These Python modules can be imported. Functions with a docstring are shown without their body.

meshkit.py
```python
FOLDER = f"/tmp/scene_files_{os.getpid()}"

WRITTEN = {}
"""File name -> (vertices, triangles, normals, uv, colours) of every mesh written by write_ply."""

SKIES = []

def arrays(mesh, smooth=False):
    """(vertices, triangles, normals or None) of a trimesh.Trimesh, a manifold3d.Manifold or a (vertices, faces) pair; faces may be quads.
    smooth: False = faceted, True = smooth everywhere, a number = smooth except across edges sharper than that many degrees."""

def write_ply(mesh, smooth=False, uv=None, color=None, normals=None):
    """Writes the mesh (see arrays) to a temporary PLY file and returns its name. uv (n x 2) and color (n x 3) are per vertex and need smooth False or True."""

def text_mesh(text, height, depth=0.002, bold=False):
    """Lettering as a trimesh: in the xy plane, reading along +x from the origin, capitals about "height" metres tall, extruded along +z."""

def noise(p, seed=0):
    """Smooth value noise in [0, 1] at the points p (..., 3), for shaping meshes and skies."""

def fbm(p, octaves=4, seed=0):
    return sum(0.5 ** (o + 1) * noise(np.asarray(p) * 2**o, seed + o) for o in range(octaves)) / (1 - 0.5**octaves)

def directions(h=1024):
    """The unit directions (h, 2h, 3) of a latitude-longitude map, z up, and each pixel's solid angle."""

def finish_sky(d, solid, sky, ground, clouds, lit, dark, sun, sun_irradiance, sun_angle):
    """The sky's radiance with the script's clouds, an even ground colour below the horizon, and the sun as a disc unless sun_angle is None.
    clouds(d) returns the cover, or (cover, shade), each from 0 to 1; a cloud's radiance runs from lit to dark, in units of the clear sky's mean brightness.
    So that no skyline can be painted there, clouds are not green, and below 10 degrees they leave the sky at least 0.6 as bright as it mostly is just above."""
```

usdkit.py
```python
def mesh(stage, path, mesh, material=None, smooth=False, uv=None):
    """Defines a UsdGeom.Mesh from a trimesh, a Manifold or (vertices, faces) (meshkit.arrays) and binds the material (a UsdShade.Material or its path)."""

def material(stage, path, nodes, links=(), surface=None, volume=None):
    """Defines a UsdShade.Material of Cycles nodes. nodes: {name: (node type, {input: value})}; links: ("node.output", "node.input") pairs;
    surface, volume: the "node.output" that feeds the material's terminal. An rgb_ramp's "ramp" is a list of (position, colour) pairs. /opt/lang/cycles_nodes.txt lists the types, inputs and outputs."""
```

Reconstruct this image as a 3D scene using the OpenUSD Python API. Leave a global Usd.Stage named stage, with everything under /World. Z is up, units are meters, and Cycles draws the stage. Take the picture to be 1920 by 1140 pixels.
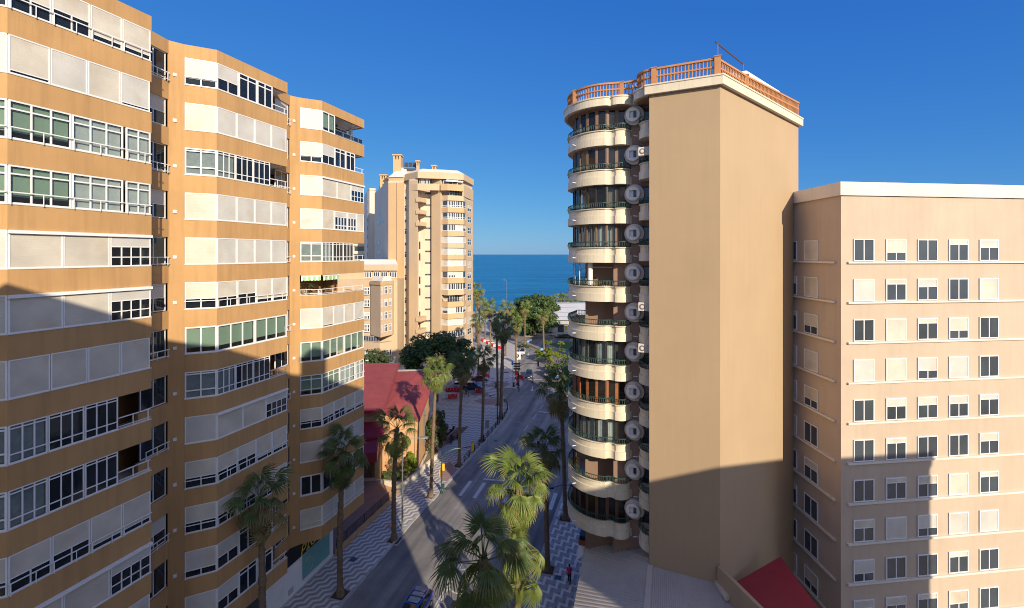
import math, random
import numpy as np
import trimesh
import shapely
from shapely.geometry import Polygon, LineString, Point, box as sbox
from shapely.ops import unary_union
import usdkit, meshkit
from pxr import Usd, UsdGeom, UsdLux, UsdShade, Gf, Sdf, Vt

# ------------------------------------------------------------------ camera, sky, sun
stage = Usd.Stage.CreateInMemory()
UsdGeom.SetStageUpAxis(stage, 'Z'); UsdGeom.SetStageMetersPerUnit(stage, 1.0)
UsdGeom.Xform.Define(stage, '/World'); UsdGeom.Scope.Define(stage, '/World/Looks')
F, H, HY = 856.0, 31.0, 477.0          # focal length and horizon of the photograph in its pixels, eye height in metres
cam = UsdGeom.Camera.Define(stage, '/World/camera')
cam.CreateHorizontalApertureAttr(36.0); cam.CreateVerticalApertureAttr(36.0 * 608 / 1024)
cam.CreateFocalLengthAttr(36.0 * F / 1920)
cam.CreateVerticalApertureOffsetAttr(-93.0 / 1920 * 36.0)
cam.CreateClippingRangeAttr(Gf.Vec2f(0.1, 200000))
cam.AddTranslateOp().Set(Gf.Vec3d(0, 0, H)); cam.AddRotateXOp().Set(90.0)
cam.CreateExposureAttr(EXPOSURE := 0.45)
SUN_EL = math.radians(23.0); SX, SY = 0.449, -0.893
SUN_ROT = math.atan2(SX, SY)
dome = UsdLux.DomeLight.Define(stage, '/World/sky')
usdkit.material(stage, '/World/Looks/sky_look', {
    's': ('sky_texture', {'sky_type': 'single_scattering', 'sun_disc': False, 'sun_elevation': SUN_EL, 'sun_rotation': SUN_ROT, 'altitude': 10.0, 'air_density': 1.0, 'aerosol_density': 0.15, 'ozone_density': 3.0}),
    'd': ('separate_color', {}), 'e': ('combine_color', {}),
    **{'p' + c: ('math', {'math_type': 'power', 'value2': g}) for c, g in zip('rgb', (1.0, 0.68, 0.30))},
    **{'k' + c: ('math', {'math_type': 'multiply', 'value2': k}) for c, k in zip('rgb', (0.215, 0.80, 2.95))},
    'tc': ('texture_coordinate', {}), 'ax': ('vector_math', {'math_type': 'dot_product', 'vector2': (SX * math.cos(SUN_EL), SY * math.cos(SUN_EL), math.sin(SUN_EL))}), 'am': ('math', {'math_type': 'maximum', 'value2': 0.0}), 'ay': ('math', {'math_type': 'power', 'value2': 2.5}),   # added glow lobe on the sun side, out of view, lifting shaded walls
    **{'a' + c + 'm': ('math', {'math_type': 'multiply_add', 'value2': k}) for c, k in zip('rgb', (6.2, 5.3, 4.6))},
    'b': ('background_shader', {'strength': 0.10})},
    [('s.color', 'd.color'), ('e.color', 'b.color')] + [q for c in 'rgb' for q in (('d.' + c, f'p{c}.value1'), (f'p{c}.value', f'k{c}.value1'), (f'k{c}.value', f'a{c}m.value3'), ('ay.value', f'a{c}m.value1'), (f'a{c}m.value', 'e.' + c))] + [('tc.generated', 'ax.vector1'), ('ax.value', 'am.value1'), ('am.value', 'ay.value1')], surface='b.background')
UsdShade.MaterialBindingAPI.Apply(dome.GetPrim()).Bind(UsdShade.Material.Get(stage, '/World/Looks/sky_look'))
dome.GetPrim().SetCustomDataByKey('kind', 'structure'); dome.GetPrim().SetCustomDataByKey('label', 'clear deep blue evening sky'); dome.GetPrim().SetCustomDataByKey('category', 'sky')
sun = UsdLux.DistantLight.Define(stage, '/World/sun')
sun.CreateIntensityAttr(1.25); sun.CreateNormalizeAttr(True); sun.CreateAngleAttr(0.5); sun.CreateColorAttr(Gf.Vec3f(1.0, 0.86, 0.66))
_q = Gf.Rotation(Gf.Vec3d(0, 0, 1), Gf.Vec3d(SX * math.cos(SUN_EL), SY * math.cos(SUN_EL), math.sin(SUN_EL))).GetQuat()
sun.AddOrientOp(UsdGeom.XformOp.PrecisionFloat).Set(Gf.Quatf(_q))

# ------------------------------------------------------------------ helpers
_cnt, _inv = {}, {}
def _path(parent, name):
    base = f'{parent}/{name}'; n = _cnt.get(base, -1) + 1; _cnt[base] = n
    return base if n == 0 else f'{base}_{n:03d}'
def tag(p, label=None, cat=None, group=None, kind=None):
    p = p.GetPrim() if hasattr(p, 'GetPrim') else p
    for k, v in (('label', label), ('category', cat), ('group', group), ('kind', kind)):
        if v: p.SetCustomDataByKey(k, v)
    return p
def thing(name, label, cat, loc=(0, 0, 0), rz=0.0, group=None, kind=None):
    x = UsdGeom.Xform.Define(stage, _path('/World', name))
    x.AddTranslateOp().Set(Gf.Vec3d(*map(float, loc))); x.AddRotateZOp().Set(float(rz))
    tag(x, label, cat, group, kind)
    _inv[str(x.GetPath())] = (np.array(loc, float), math.radians(rz))
    return x.GetPrim()
def copy_of(src, name, label, loc, rz=0.0, scale=1.0, group=None):
    x = UsdGeom.Xform.Define(stage, _path('/World', name))
    x.GetPrim().GetReferences().AddInternalReference(src.GetPath())
    x.ClearXformOpOrder()
    x.AddTranslateOp(opSuffix='c').Set(Gf.Vec3d(*map(float, loc))); x.AddRotateZOp(opSuffix='c').Set(float(rz)); x.AddScaleOp(opSuffix='c').Set(Gf.Vec3f(scale, scale, scale))
    x.GetPrim().SetInstanceable(True)
    was = src.GetCustomData()
    tag(x, label or was['label'], was['category'], group or was.get('group'))
    return x.GetPrim()
def part(name, mesh, mat, parent=None, smooth=False, world=False, label=None, attr=None):
    """ONE Mesh prim under parent (or /World). world: the mesh is in world metres and is brought into the top thing's frame."""
    v, f = arr(mesh)
    pp = '/World' if parent is None else str(parent.GetPath())
    if world and parent is not None:
        top = '/'.join(pp.split('/')[:3])
        if top in _inv:
            loc, a = _inv[top]; v = v - loc; c, s = math.cos(a), math.sin(a)
            v = np.stack([v[:, 0] * c + v[:, 1] * s, -v[:, 0] * s + v[:, 1] * c, v[:, 2]], 1)
    m = usdkit.mesh(stage, _path(pp, name), trimesh.Trimesh(v, f, process=False), M[mat], smooth)
    if attr is not None:
        UsdGeom.PrimvarsAPI(m).CreatePrimvar('tip', Sdf.ValueTypeNames.FloatArray, 'vertex').Set(Vt.FloatArray.FromNumpy(np.asarray(attr, np.float32)))
    if label: m.GetPrim().SetCustomDataByKey('label', label)
    return m.GetPrim()
def arr(mesh):
    if isinstance(mesh, MB): return mesh.get()
    if isinstance(mesh, tuple): return np.asarray(mesh[0], float), np.asarray(mesh[1], int)
    if hasattr(mesh, 'to_mesh'): q = mesh.to_mesh(); return np.array(q.vert_properties[:, :3], float), np.array(q.tri_verts)
    return np.array(mesh.vertices), np.array(mesh.faces)
BOXF = np.array([[0, 2, 1], [0, 3, 2], [4, 5, 6], [4, 6, 7], [0, 1, 5], [0, 5, 4], [1, 2, 6], [1, 6, 5], [2, 3, 7], [2, 7, 6], [3, 0, 4], [3, 4, 7]])
class MB:
    def __init__(s): s.v, s.f, s.n = [], [], 0
    def add(s, v, f=None):
        if f is None: v, f = arr(v)
        v = np.asarray(v, float); f = np.asarray(f, int)
        if f.shape[1] == 4: f = np.vstack([f[:, [0, 1, 2]], f[:, [0, 2, 3]]])
        s.v.append(v); s.f.append(f + s.n); s.n += len(v); return s
    def get(s): return (np.vstack(s.v), np.vstack(s.f))
    def box(s, x0, x1, y0, y1, z0, z1):
        return s.add([[x0, y0, z0], [x1, y0, z0], [x1, y1, z0], [x0, y1, z0], [x0, y0, z1], [x1, y0, z1], [x1, y1, z1], [x0, y1, z1]], BOXF)
    def seg(s, p0, p1, t0, t1, z0, z1, d0, d1):
        """box on the line p0-p1: t metres along, d metres out of the wall (to the right of the walking direction)"""
        p0 = np.asarray(p0, float)[:2]; e = np.asarray(p1, float)[:2] - p0; e = e / np.linalg.norm(e); n = np.array([e[1], -e[0]])
        c = [p0 + e * t + n * d for t, d in ((t0, d1), (t1, d1), (t1, d0), (t0, d0))]
        return s.add([[*q, z0] for q in c] + [[*q, z1] for q in c], BOXF)
    def tube(s, pts, r, sides=6):
        p = np.asarray(pts, float); t = np.gradient(p, axis=0); t /= np.linalg.norm(t, axis=1, keepdims=True) + 1e-9
        a = np.cross(t, np.where(np.abs(t[:, 2:]) < .9, [0, 0, 1.], [1., 0, 0])); a /= np.linalg.norm(a, axis=1, keepdims=True) + 1e-9
        b = np.cross(t, a); an = np.arange(sides) * 2 * np.pi / sides
        rr = np.broadcast_to(r, (len(p),))[:, None, None]
        v = p[:, None] + rr * (np.cos(an)[None, :, None] * a[:, None] + np.sin(an)[None, :, None] * b[:, None])
        q = []
        for i in range(len(p) - 1):
            for j in range(sides): k = (j + 1) % sides; q.append([i * sides + j, i * sides + k, (i + 1) * sides + k, (i + 1) * sides + j])
        n = len(p) * sides; v = np.vstack([v.reshape(-1, 3), p[:1], p[-1:]])
        f = np.array(q); f = np.vstack([f[:, [0, 1, 2]], f[:, [0, 2, 3]]])
        cap = [[n, (j + 1) % sides, j] for j in range(sides)] + [[n + 1, n - sides + j, n - sides + (j + 1) % sides] for j in range(sides)]
        return s.add(v, np.vstack([f, cap]))
    def cyl(s, c, r, h, sides=16, axis='z'):
        c = np.asarray(c, float); d = {'z': [0, 0, 1], 'y': [0, 1, 0], 'x': [1, 0, 0]}[axis]
        return s.tube([c, c + np.array(d) * h], r, sides)
    def poly(s, pg, z0, z1):
        for g in getattr(pg, 'geoms', [pg]):
            if g.geom_type == 'Polygon' and g.area > 1e-5:
                m = trimesh.creation.extrude_polygon(g, z1 - z0, engine='earcut'); m.apply_translation([0, 0, z0]); s.add(m)
        return s
    def flat(s, pg, z):
        for g in getattr(pg, 'geoms', [pg]):
            if g.geom_type == 'Polygon' and g.area > 1e-5:
                v, f = trimesh.creation.triangulate_polygon(g, engine='earcut')
                v = np.asarray(v); f = np.asarray(f)
                e1 = v[f[:, 1]] - v[f[:, 0]]; e2 = v[f[:, 2]] - v[f[:, 0]]
                bad = e1[:, 0] * e2[:, 1] - e1[:, 1] * e2[:, 0] < 0; f[bad] = f[bad][:, ::-1]
                s.add(np.c_[v, np.full(len(v), z)], f)
        return s
def strip(line, w0, w1):
    """plan polygon between offsets w0 and w1 to the left (inner side) of a polyline"""
    ln = LineString(line); bf = lambda w: ln.buffer(w, single_sided=True, join_style='mitre', cap_style='flat')
    a = bf(w1)
    return a.union(bf(w0)) if w0 < 0 else (a.difference(bf(w0)) if w0 > 0 else a)
def G(px, py, z=0.0):
    """the point of the level z that the photograph shows at a pixel"""
    d = (H - z) * F / (py - HY); return np.array([(px - 960) / F * d, d, z])
def rot(v, rz):
    c, s = math.cos(rz), math.sin(rz); v = np.asarray(v, float)
    return np.stack([v[..., 0] * c - v[..., 1] * s, v[..., 0] * s + v[..., 1] * c, v[..., 2]], -1)
STREET = np.array([0.272, 0.962]); ACROSS = np.array([0.962, -0.272])
SDEG = math.degrees(math.atan2(STREET[1], STREET[0]))

# ------------------------------------------------------------------ materials
M = {}
def mat(name, col, rough=0.65, var=0.12, scale=1.5, bump=0.0, bscale=40.0, streak=0.0, metal=0.0, spec=0.4, coat=0.0, grime=0.0, rnd=0.0, fine=0.0):
    """paint, plaster, stone, metal: base colour with large soft blotches, optional vertical weather streaks and fine relief"""
    c = np.array(col, float)
    n = {'g': ('geometry', {}), 'n': ('noise_texture', {'scale': scale, 'detail': 5.0, 'roughness': 0.6}),
         'r': ('rgb_ramp', {'ramp': [(0.25, tuple(c * (1 - var))), (0.5, tuple(c)), (0.75, tuple(np.minimum(c * (1 + var), .95)))]}),
         'p': ('principled_bsdf', {'roughness': rough, 'metallic': metal, 'specular_ior_level': spec, 'coat_weight': coat, 'coat_roughness': 0.05})}
    l = [('g.position', 'n.vector'), ('n.fac', 'r.fac')]; out = 'r.color'
    if streak:
        n['sm'] = ('mapping', {'scale': (2.6, 2.6, 0.16)}); n['sn'] = ('noise_texture', {'scale': 1.0, 'detail': 4.0, 'roughness': 0.65})
        n['sr'] = ('map_range', {'from_min': 0.45, 'from_max': 0.8, 'to_min': 0.0, 'to_max': streak, 'clamp': True})
        n['sx'] = ('mix_color', {'blend_type': 'mix', 'b': tuple(c * np.array([.45, .42, .4]))})
        l += [('g.position', 'sm.vector'), ('sm.vector', 'sn.vector'), ('sn.fac', 'sr.value'), ('sr.result', 'sx.fac'), (out, 'sx.a')]; out = 'sx.result'
    if grime:
        n['gn'] = ('noise_texture', {'scale': scale * 7, 'detail': 6.0, 'roughness': 0.7})
        n['gr'] = ('map_range', {'from_min': 0.5, 'from_max': 0.72, 'to_min': 0.0, 'to_max': grime, 'clamp': True})
        n['gx'] = ('mix_color', {'blend_type': 'mix', 'b': tuple(c * 0.35)})
        l += [('g.position', 'gn.vector'), ('gn.fac', 'gr.value'), ('gr.result', 'gx.fac'), (out, 'gx.a')]; out = 'gx.result'
    if rnd:
        n['oi'] = ('object_info', {}); n['om'] = ('map_range', {'to_min': 1 - rnd, 'to_max': 1 + rnd}); n['oh'] = ('hsv', {})
        l += [('oi.random', 'om.value'), ('om.result', 'oh.value'), (out, 'oh.color')]; out = 'oh.color'
    l.append((out, 'p.base_color'))
    if bump:
        n['bn'] = ('noise_texture', {'scale': bscale, 'detail': 4.0}); n['b'] = ('bump', {'strength': bump, 'distance': 0.02})
        l += [('g.position', 'bn.vector'), ('bn.fac', 'b.height'), ('b.normal', 'p.normal')]
    M[name] = usdkit.material(stage, f'/World/Looks/{name}', n, l, surface='p.BSDF')
def wavemat(name, col, freq, depth, axis='z', rough=0.5, var=0.06, dark=0.25, streak=0.0):
    """slatted or corrugated sheet: fine relief across one axis"""
    c = np.array(col, float)
    n = {'g': ('geometry', {}), 'w': ('wave_texture', {'wave_type': 'bands', 'bands_direction': axis, 'profile': 'saw' if axis == 'z' else 'sine', 'scale': freq}),
         'n': ('noise_texture', {'scale': 0.7, 'detail': 5.0}), 'r': ('rgb_ramp', {'ramp': [(0.3, tuple(c * (1 - var))), (0.7, tuple(np.minimum(c * (1 + var), .95)))]}),
         'm': ('map_range', {'from_min': 0.0, 'from_max': 0.18, 'to_min': dark, 'to_max': 0.0, 'clamp': True}), 'x': ('mix_color', {'b': tuple(c * 0.3)}),
         'sn': ('noise_texture', {'scale': 0.55, 'detail': 3.0}), 'sr': ('map_range', {'from_min': 0.56, 'from_max': 0.74, 'to_min': 0.0, 'to_max': 0.5, 'clamp': True}), 'sx': ('mix_color', {'b': tuple(c * np.array([.86, .66, .44]))}),
         'b': ('bump', {'strength': 0.6, 'distance': depth}), 'p': ('principled_bsdf', {'roughness': rough})}
    M[name] = usdkit.material(stage, f'/World/Looks/{name}', n, [('g.position', 'w.vector'), ('g.position', 'n.vector'), ('n.fac', 'r.fac'), ('w.fac', 'm.value'), ('m.result', 'x.fac'), ('g.position', 'sn.vector'), ('sn.fac', 'sr.value'), ('sr.result', 'sx.fac'), ('r.color', 'sx.a'), ('sx.result', 'x.a'),
                              ('x.result', 'p.base_color'), ('w.fac', 'b.height'), ('b.normal', 'p.normal')], surface='p.BSDF')
def glassmat(name, tint, clear=0.5, rough=0.02, ior=1.5):
    """window pane: part see-through, part mirror by angle, over a tinted film"""
    n = {'f': ('fresnel', {'IOR': ior}), 't': ('transparent_bsdf', {'color': tint}), 'd': ('diffuse_bsdf', {'color': tuple(np.array(tint) * 0.12)}), 'g': ('glossy_bsdf', {'color': (0.9, 0.93, 0.95), 'roughness': rough}),
         'm0': ('mix_closure', {'fac': clear}), 'm1': ('mix_closure', {}), 'ge': ('geometry', {}), 'nb': ('math', {'math_type': 'subtract', 'value1': 1.0}), 'fm': ('math', {'math_type': 'multiply'})}
    M[name] = usdkit.material(stage, f'/World/Looks/{name}', n, [('d.BSDF', 'm0.closure1'), ('t.BSDF', 'm0.closure2'), ('m0.closure', 'm1.closure1'), ('g.BSDF', 'm1.closure2'), ('ge.backfacing', 'nb.value2'), ('f.fac', 'fm.value1'), ('nb.value', 'fm.value2'), ('fm.value', 'm1.fac')], surface='m1.closure')
def leafmat(name, a, b, tipc, trans=0.35, rough=0.45):
    """leaf: two greens by object and noise, dry tips by the mesh's tip attribute, light through the blade"""
    n = {'g': ('geometry', {}), 'oi': ('object_info', {}), 'n': ('noise_texture', {'scale': 1.7, 'detail': 3.0}), 'ad': ('math', {'math_type': 'add'}), 'sb': ('math', {'math_type': 'multiply', 'value2': 0.55}),
         'ri': ('math', {'math_type': 'multiply', 'value2': 0.5}),
         'c': ('mix_color', {'a': a, 'b': b}), 'at': ('attribute', {'attribute': 'tip'}), 'tr': ('map_range', {'from_min': 0.55, 'from_max': 1.0, 'to_min': 0.0, 'to_max': 0.9, 'clamp': True}),
         'x': ('mix_color', {'b': tipc}), 'p': ('principled_bsdf', {'roughness': rough, 'specular_ior_level': 0.35}), 't': ('translucent_bsdf', {}), 'm': ('mix_closure', {'fac': trans}),
         'br': ('hsv', {'value': 1.5, 'saturation': 1.1})}
    M[name] = usdkit.material(stage, f'/World/Looks/{name}', n, [('g.position', 'n.vector'), ('n.fac', 'sb.value1'), ('oi.random', 'ri.value1'), ('ri.value', 'ad.value1'), ('sb.value', 'ad.value2'), ('ad.value', 'c.fac'),
                              ('at.fac', 'tr.value'), ('tr.result', 'x.fac'), ('c.result', 'x.a'), ('x.result', 'p.base_color'), ('x.result', 'br.color'), ('br.color', 't.color'),
                              ('p.BSDF', 'm.closure1'), ('t.BSDF', 'm.closure2')], surface='m.closure')
# ground
mat('ground_soil', (0.16, 0.13, 0.10), 0.9, 0.25, 0.3)
def asphalt():
    n = {'g': ('geometry', {}), 'mr': ('mapping', {'rotation': (0, 0, -math.radians(SDEG))}), 'mp': ('mapping', {'scale': (0.03, 0.6, 1)}), 'n1': ('noise_texture', {'scale': 1.0, 'detail': 4.0, 'roughness': 0.55}),
         'n2': ('noise_texture', {'scale': 0.35, 'detail': 6.0, 'roughness': 0.65}), 'n3': ('noise_texture', {'scale': 30.0, 'detail': 3.0}),
         'r1': ('rgb_ramp', {'ramp': [(0.3, (0.115, 0.112, 0.110)), (0.5, (0.215, 0.206, 0.192)), (0.68, (0.33, 0.312, 0.284))]}),
         'r2': ('rgb_ramp', {'ramp': [(0.3, (0.75, 0.75, 0.76)), (0.65, (1.1, 1.08, 1.05))]}), 'x': ('mix_color', {'blend_type': 'multiply', 'fac': 1.0}),
         'r3': ('rgb_ramp', {'ramp': [(0.3, (0.85, 0.85, 0.85)), (0.7, (1.15, 1.15, 1.15))]}), 'y': ('mix_color', {'blend_type': 'multiply', 'fac': 1.0, 'use_clamp': False}),
         'p': ('principled_bsdf', {'roughness': 0.8, 'specular_ior_level': 0.3})}
    M['asphalt'] = usdkit.material(stage, '/World/Looks/asphalt', n, [('g.position', 'mr.vector'), ('mr.vector', 'mp.vector'), ('mp.vector', 'n1.vector'), ('g.position', 'n2.vector'), ('g.position', 'n3.vector'), ('n1.fac', 'r1.fac'), ('n2.fac', 'r2.fac'), ('n3.fac', 'r3.fac'),
        ('r1.color', 'x.a'), ('r2.color', 'x.b'), ('x.result', 'y.a'), ('r3.color', 'y.b'), ('y.result', 'p.base_color'), ], surface='p.BSDF')
asphalt()
mat('road_paint', (0.55, 0.54, 0.50), 0.6, 0.15, 2.0, grime=0.55)
mat('worn_paint', (0.20, 0.20, 0.20), 0.7, 0.2, 3.0, grime=0.7)
mat('paving', (0.42, 0.40, 0.37), 0.7, 0.16, 0.8, grime=0.25)
mat('paving_light', (0.66, 0.61, 0.53), 0.7, 0.14, 1.0, grime=0.3)
mat('paving_dark', (0.25, 0.245, 0.245), 0.7, 0.18, 1.0, grime=0.2)
mat('paving_mid', (0.50, 0.47, 0.43), 0.7, 0.14, 1.0, grime=0.3)
mat('paving_grey', (0.33, 0.32, 0.31), 0.7, 0.14, 1.0, grime=0.3)
mat('paving_red', (0.30, 0.19, 0.16), 0.75, 0.12, 1.4, grime=0.2)
mat('kerb_stone', (0.36, 0.345, 0.32), 0.75, 0.15, 2.0, rnd=0.12, grime=0.3)
mat('pit_soil', (0.085, 0.05, 0.036), 0.95, 0.3, 4.0, bump=0.6, bscale=18)
mat('sand', (0.46, 0.38, 0.28), 0.9, 0.1, 0.2)
mat('grass', (0.07, 0.13, 0.025), 0.9, 0.3, 1.2)
mat('planter_soil', (0.18, 0.15, 0.08), 0.9, 0.3, 2.0, bump=0.4)
def seamat():
    n = {'g': ('geometry', {}), 'mp': ('mapping', {'scale': (0.035, 0.11, 1)}), 'n': ('noise_texture', {'scale': 1.0, 'detail': 8.0, 'roughness': 0.62}),
         'ad': ('mix_float', {'fac': 0.55}), 'mp2': ('mapping', {'scale': (0.004, 0.03, 1)}), 'n2': ('noise_texture', {'scale': 1.0, 'detail': 4.0}),
         'r': ('rgb_ramp', {'ramp': [(0.38, (0.001, 0.082, 0.200)), (0.62, (0.006, 0.180, 0.340))]}), 'b': ('bump', {'strength': 1.0, 'distance': 2.5}), 'p': ('principled_bsdf', {'roughness': 0.3, 'ior': 1.33, 'specular_ior_level': 0.3})}
    M['sea'] = usdkit.material(stage, '/World/Looks/sea', n, [('g.position', 'mp.vector'), ('mp.vector', 'n.vector'), ('g.position', 'mp2.vector'), ('mp2.vector', 'n2.vector'), ('n2.fac', 'ad.a'), ('n.fac', 'ad.b'), ('ad.result', 'r.fac'), ('r.color', 'p.base_color'), ('n.fac', 'b.height'), ('b.normal', 'p.normal')], surface='p.BSDF')
seamat()
# buildings
mat('ochre', (0.435, 0.255, 0.105), 0.8, 0.10, 0.35, streak=0.38, bump=0.08, bscale=30)
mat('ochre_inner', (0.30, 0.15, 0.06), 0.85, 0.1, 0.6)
mat('white_paint', (0.74, 0.73, 0.70), 0.55, 0.06, 0.8, streak=0.12)
mat('white_frame', (0.68, 0.68, 0.67), 0.4, 0.04, 1.5)
wavemat('shutter_white', (0.50, 0.485, 0.44), 3.2, 0.012, 'z', 0.5, 0.10, 0.16)
wavemat('shutter_cream', (0.52, 0.48, 0.40), 3.2, 0.012, 'z', 0.55, 0.14, 0.18)
mat('blind_green', (0.36, 0.46, 0.33), 0.7, 0.06, 1.0)
mat('curtain_grey', (0.40, 0.42, 0.42), 0.8, 0.2, 3.0)
mat('curtain_white', (0.66, 0.66, 0.63), 0.8, 0.1, 3.0)
mat('curtain_brown', (0.22, 0.17, 0.12), 0.8, 0.2, 2.0)
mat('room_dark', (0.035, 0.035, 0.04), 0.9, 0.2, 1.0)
glassmat('pane_dark', (0.30, 0.36, 0.42), 0.75)
glassmat('pane_clear', (0.80, 0.84, 0.84), 0.95, ior=1.33)
glassmat('pane_tinted', (0.34, 0.30, 0.26), 0.7)
mat('grille_grey', (0.13, 0.13, 0.13), 0.6)
mat('pane_far', (0.045, 0.055, 0.065), 0.08, 0.4, 0.3, spec=0.7)
mat('pane_teal', (0.16, 0.37, 0.34), 0.12, 0.12, 0.5, spec=0.5)
mat('black_panel', (0.008, 0.008, 0.01), 0.35, 0.1, 1.0)
mat('yellow_letter', (0.75, 0.55, 0.03), 0.5, 0.05, 2)
wavemat('awning_green', (0.30, 0.52, 0.22), 1.6, 0.01, 'x', 0.7, 0.05, 0.3)
mat('peach', (0.50, 0.37, 0.235), 0.8, 0.08, 0.12, streak=0.16, bump=0.08, bscale=15)
mat('peach_deep', (0.50, 0.33, 0.175), 0.8, 0.08, 0.15, streak=0.15)
mat('peach_pale', (0.55, 0.45, 0.335), 0.8, 0.10, 0.12, streak=0.22)
mat('cream_wall', (0.60, 0.52, 0.40), 0.8, 0.08, 0.12, streak=0.15)
mat('coping_white', (0.62, 0.57, 0.49), 0.7, 0.08, 0.3, streak=0.15)
mat('brick_peach', (0.50, 0.29, 0.14), 0.8, 0.10, 0.7, streak=0.12, grime=0.12)
mat('roof_red', (0.30, 0.060, 0.055), 0.75, 0.20, 0.5, grime=0.35, streak=0.25, bump=0.1)
mat('fascia_red', (0.42, 0.018, 0.03), 0.45, 0.06, 1.0)
mat('canopy_red', (0.25, 0.02, 0.035), 0.5, 0.08, 1.0)
mat('terrace_tile', (0.27, 0.14, 0.095), 0.7, 0.14, 1.0, grime=0.25)
mat('iron_black', (0.012, 0.012, 0.014), 0.45, 0.2, 3.0)
mat('iron_green', (0.025, 0.065, 0.05), 0.45, 0.2, 4.0)
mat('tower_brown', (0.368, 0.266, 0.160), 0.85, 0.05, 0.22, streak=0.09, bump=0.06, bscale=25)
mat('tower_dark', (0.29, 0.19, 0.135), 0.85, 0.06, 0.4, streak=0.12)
def creammat():
    c = np.array([0.60, 0.535, 0.40])
    n = {'g': ('geometry', {}), 'oc': ('texture_coordinate', {}), 'sx': ('separate_xyz', {}), 'n': ('noise_texture', {'scale': 0.9, 'detail': 5.0}), 'r': ('rgb_ramp', {'ramp': [(0.3, tuple(c * .92)), (0.7, tuple(c * 1.05))]}),
         'sm': ('mapping', {'scale': (3.2, 3.2, 0.22)}), 'sn': ('noise_texture', {'scale': 1.2, 'detail': 5.0, 'roughness': 0.7}), 'sr': ('map_range', {'from_min': 0.5, 'from_max': 0.78, 'to_min': 0.0, 'to_max': 0.5, 'clamp': True}),
         'x': ('mix_color', {'b': (0.36, 0.30, 0.20)}), 'p': ('principled_bsdf', {'roughness': 0.7})}
    M['cream_stone'] = usdkit.material(stage, '/World/Looks/cream_stone', n, [('g.position', 'n.vector'), ('n.fac', 'r.fac'), ('g.position', 'sm.vector'), ('sm.vector', 'sn.vector'), ('sn.fac', 'sr.value'), ('sr.result', 'x.fac'), ('r.color', 'x.a'), ('x.result', 'p.base_color')], surface='p.BSDF')
creammat()
mat('porthole_ring', (0.80, 0.74, 0.63), 0.7, 0.05, 1.0, streak=0.15)
mat('porthole_shaded', (0.62, 0.56, 0.47), 0.7, 0.05, 1.0, streak=0.2)  # duller than the ring: shading of the outer drum put into the colour
mat('terracotta', (0.43, 0.20, 0.085), 0.8, 0.12, 1.5, grime=0.2)
mat('wood_brown', (0.12, 0.055, 0.028), 0.5, 0.2, 3.0)
mat('wood_tan', (0.17, 0.105, 0.068), 0.6, 0.15, 2.0)
mat('wood_orange', (0.27, 0.10, 0.035), 0.45, 0.2, 3.0)
mat('frame_dark', (0.03, 0.026, 0.024), 0.4, 0.2, 2.0)
mat('sheet_metal', (0.40, 0.365, 0.325), 0.45, 0.10, 0.5, grime=0.12, spec=0.5)
mat('sheet_metal_tan', (0.34, 0.26, 0.20), 0.5, 0.08, 0.6)
mat('concrete', (0.36, 0.34, 0.31), 0.85, 0.12, 0.6, streak=0.1, bump=0.1)
mat('wall_plain', (0.45, 0.36, 0.27), 0.85, 0.08, 0.3, streak=0.15)
mat('tent_white', (0.55, 0.55, 0.53), 0.6, 0.06, 0.4)
mat('tent_line', (0.05, 0.05, 0.055), 0.6, 0.1, 1.0)
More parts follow.
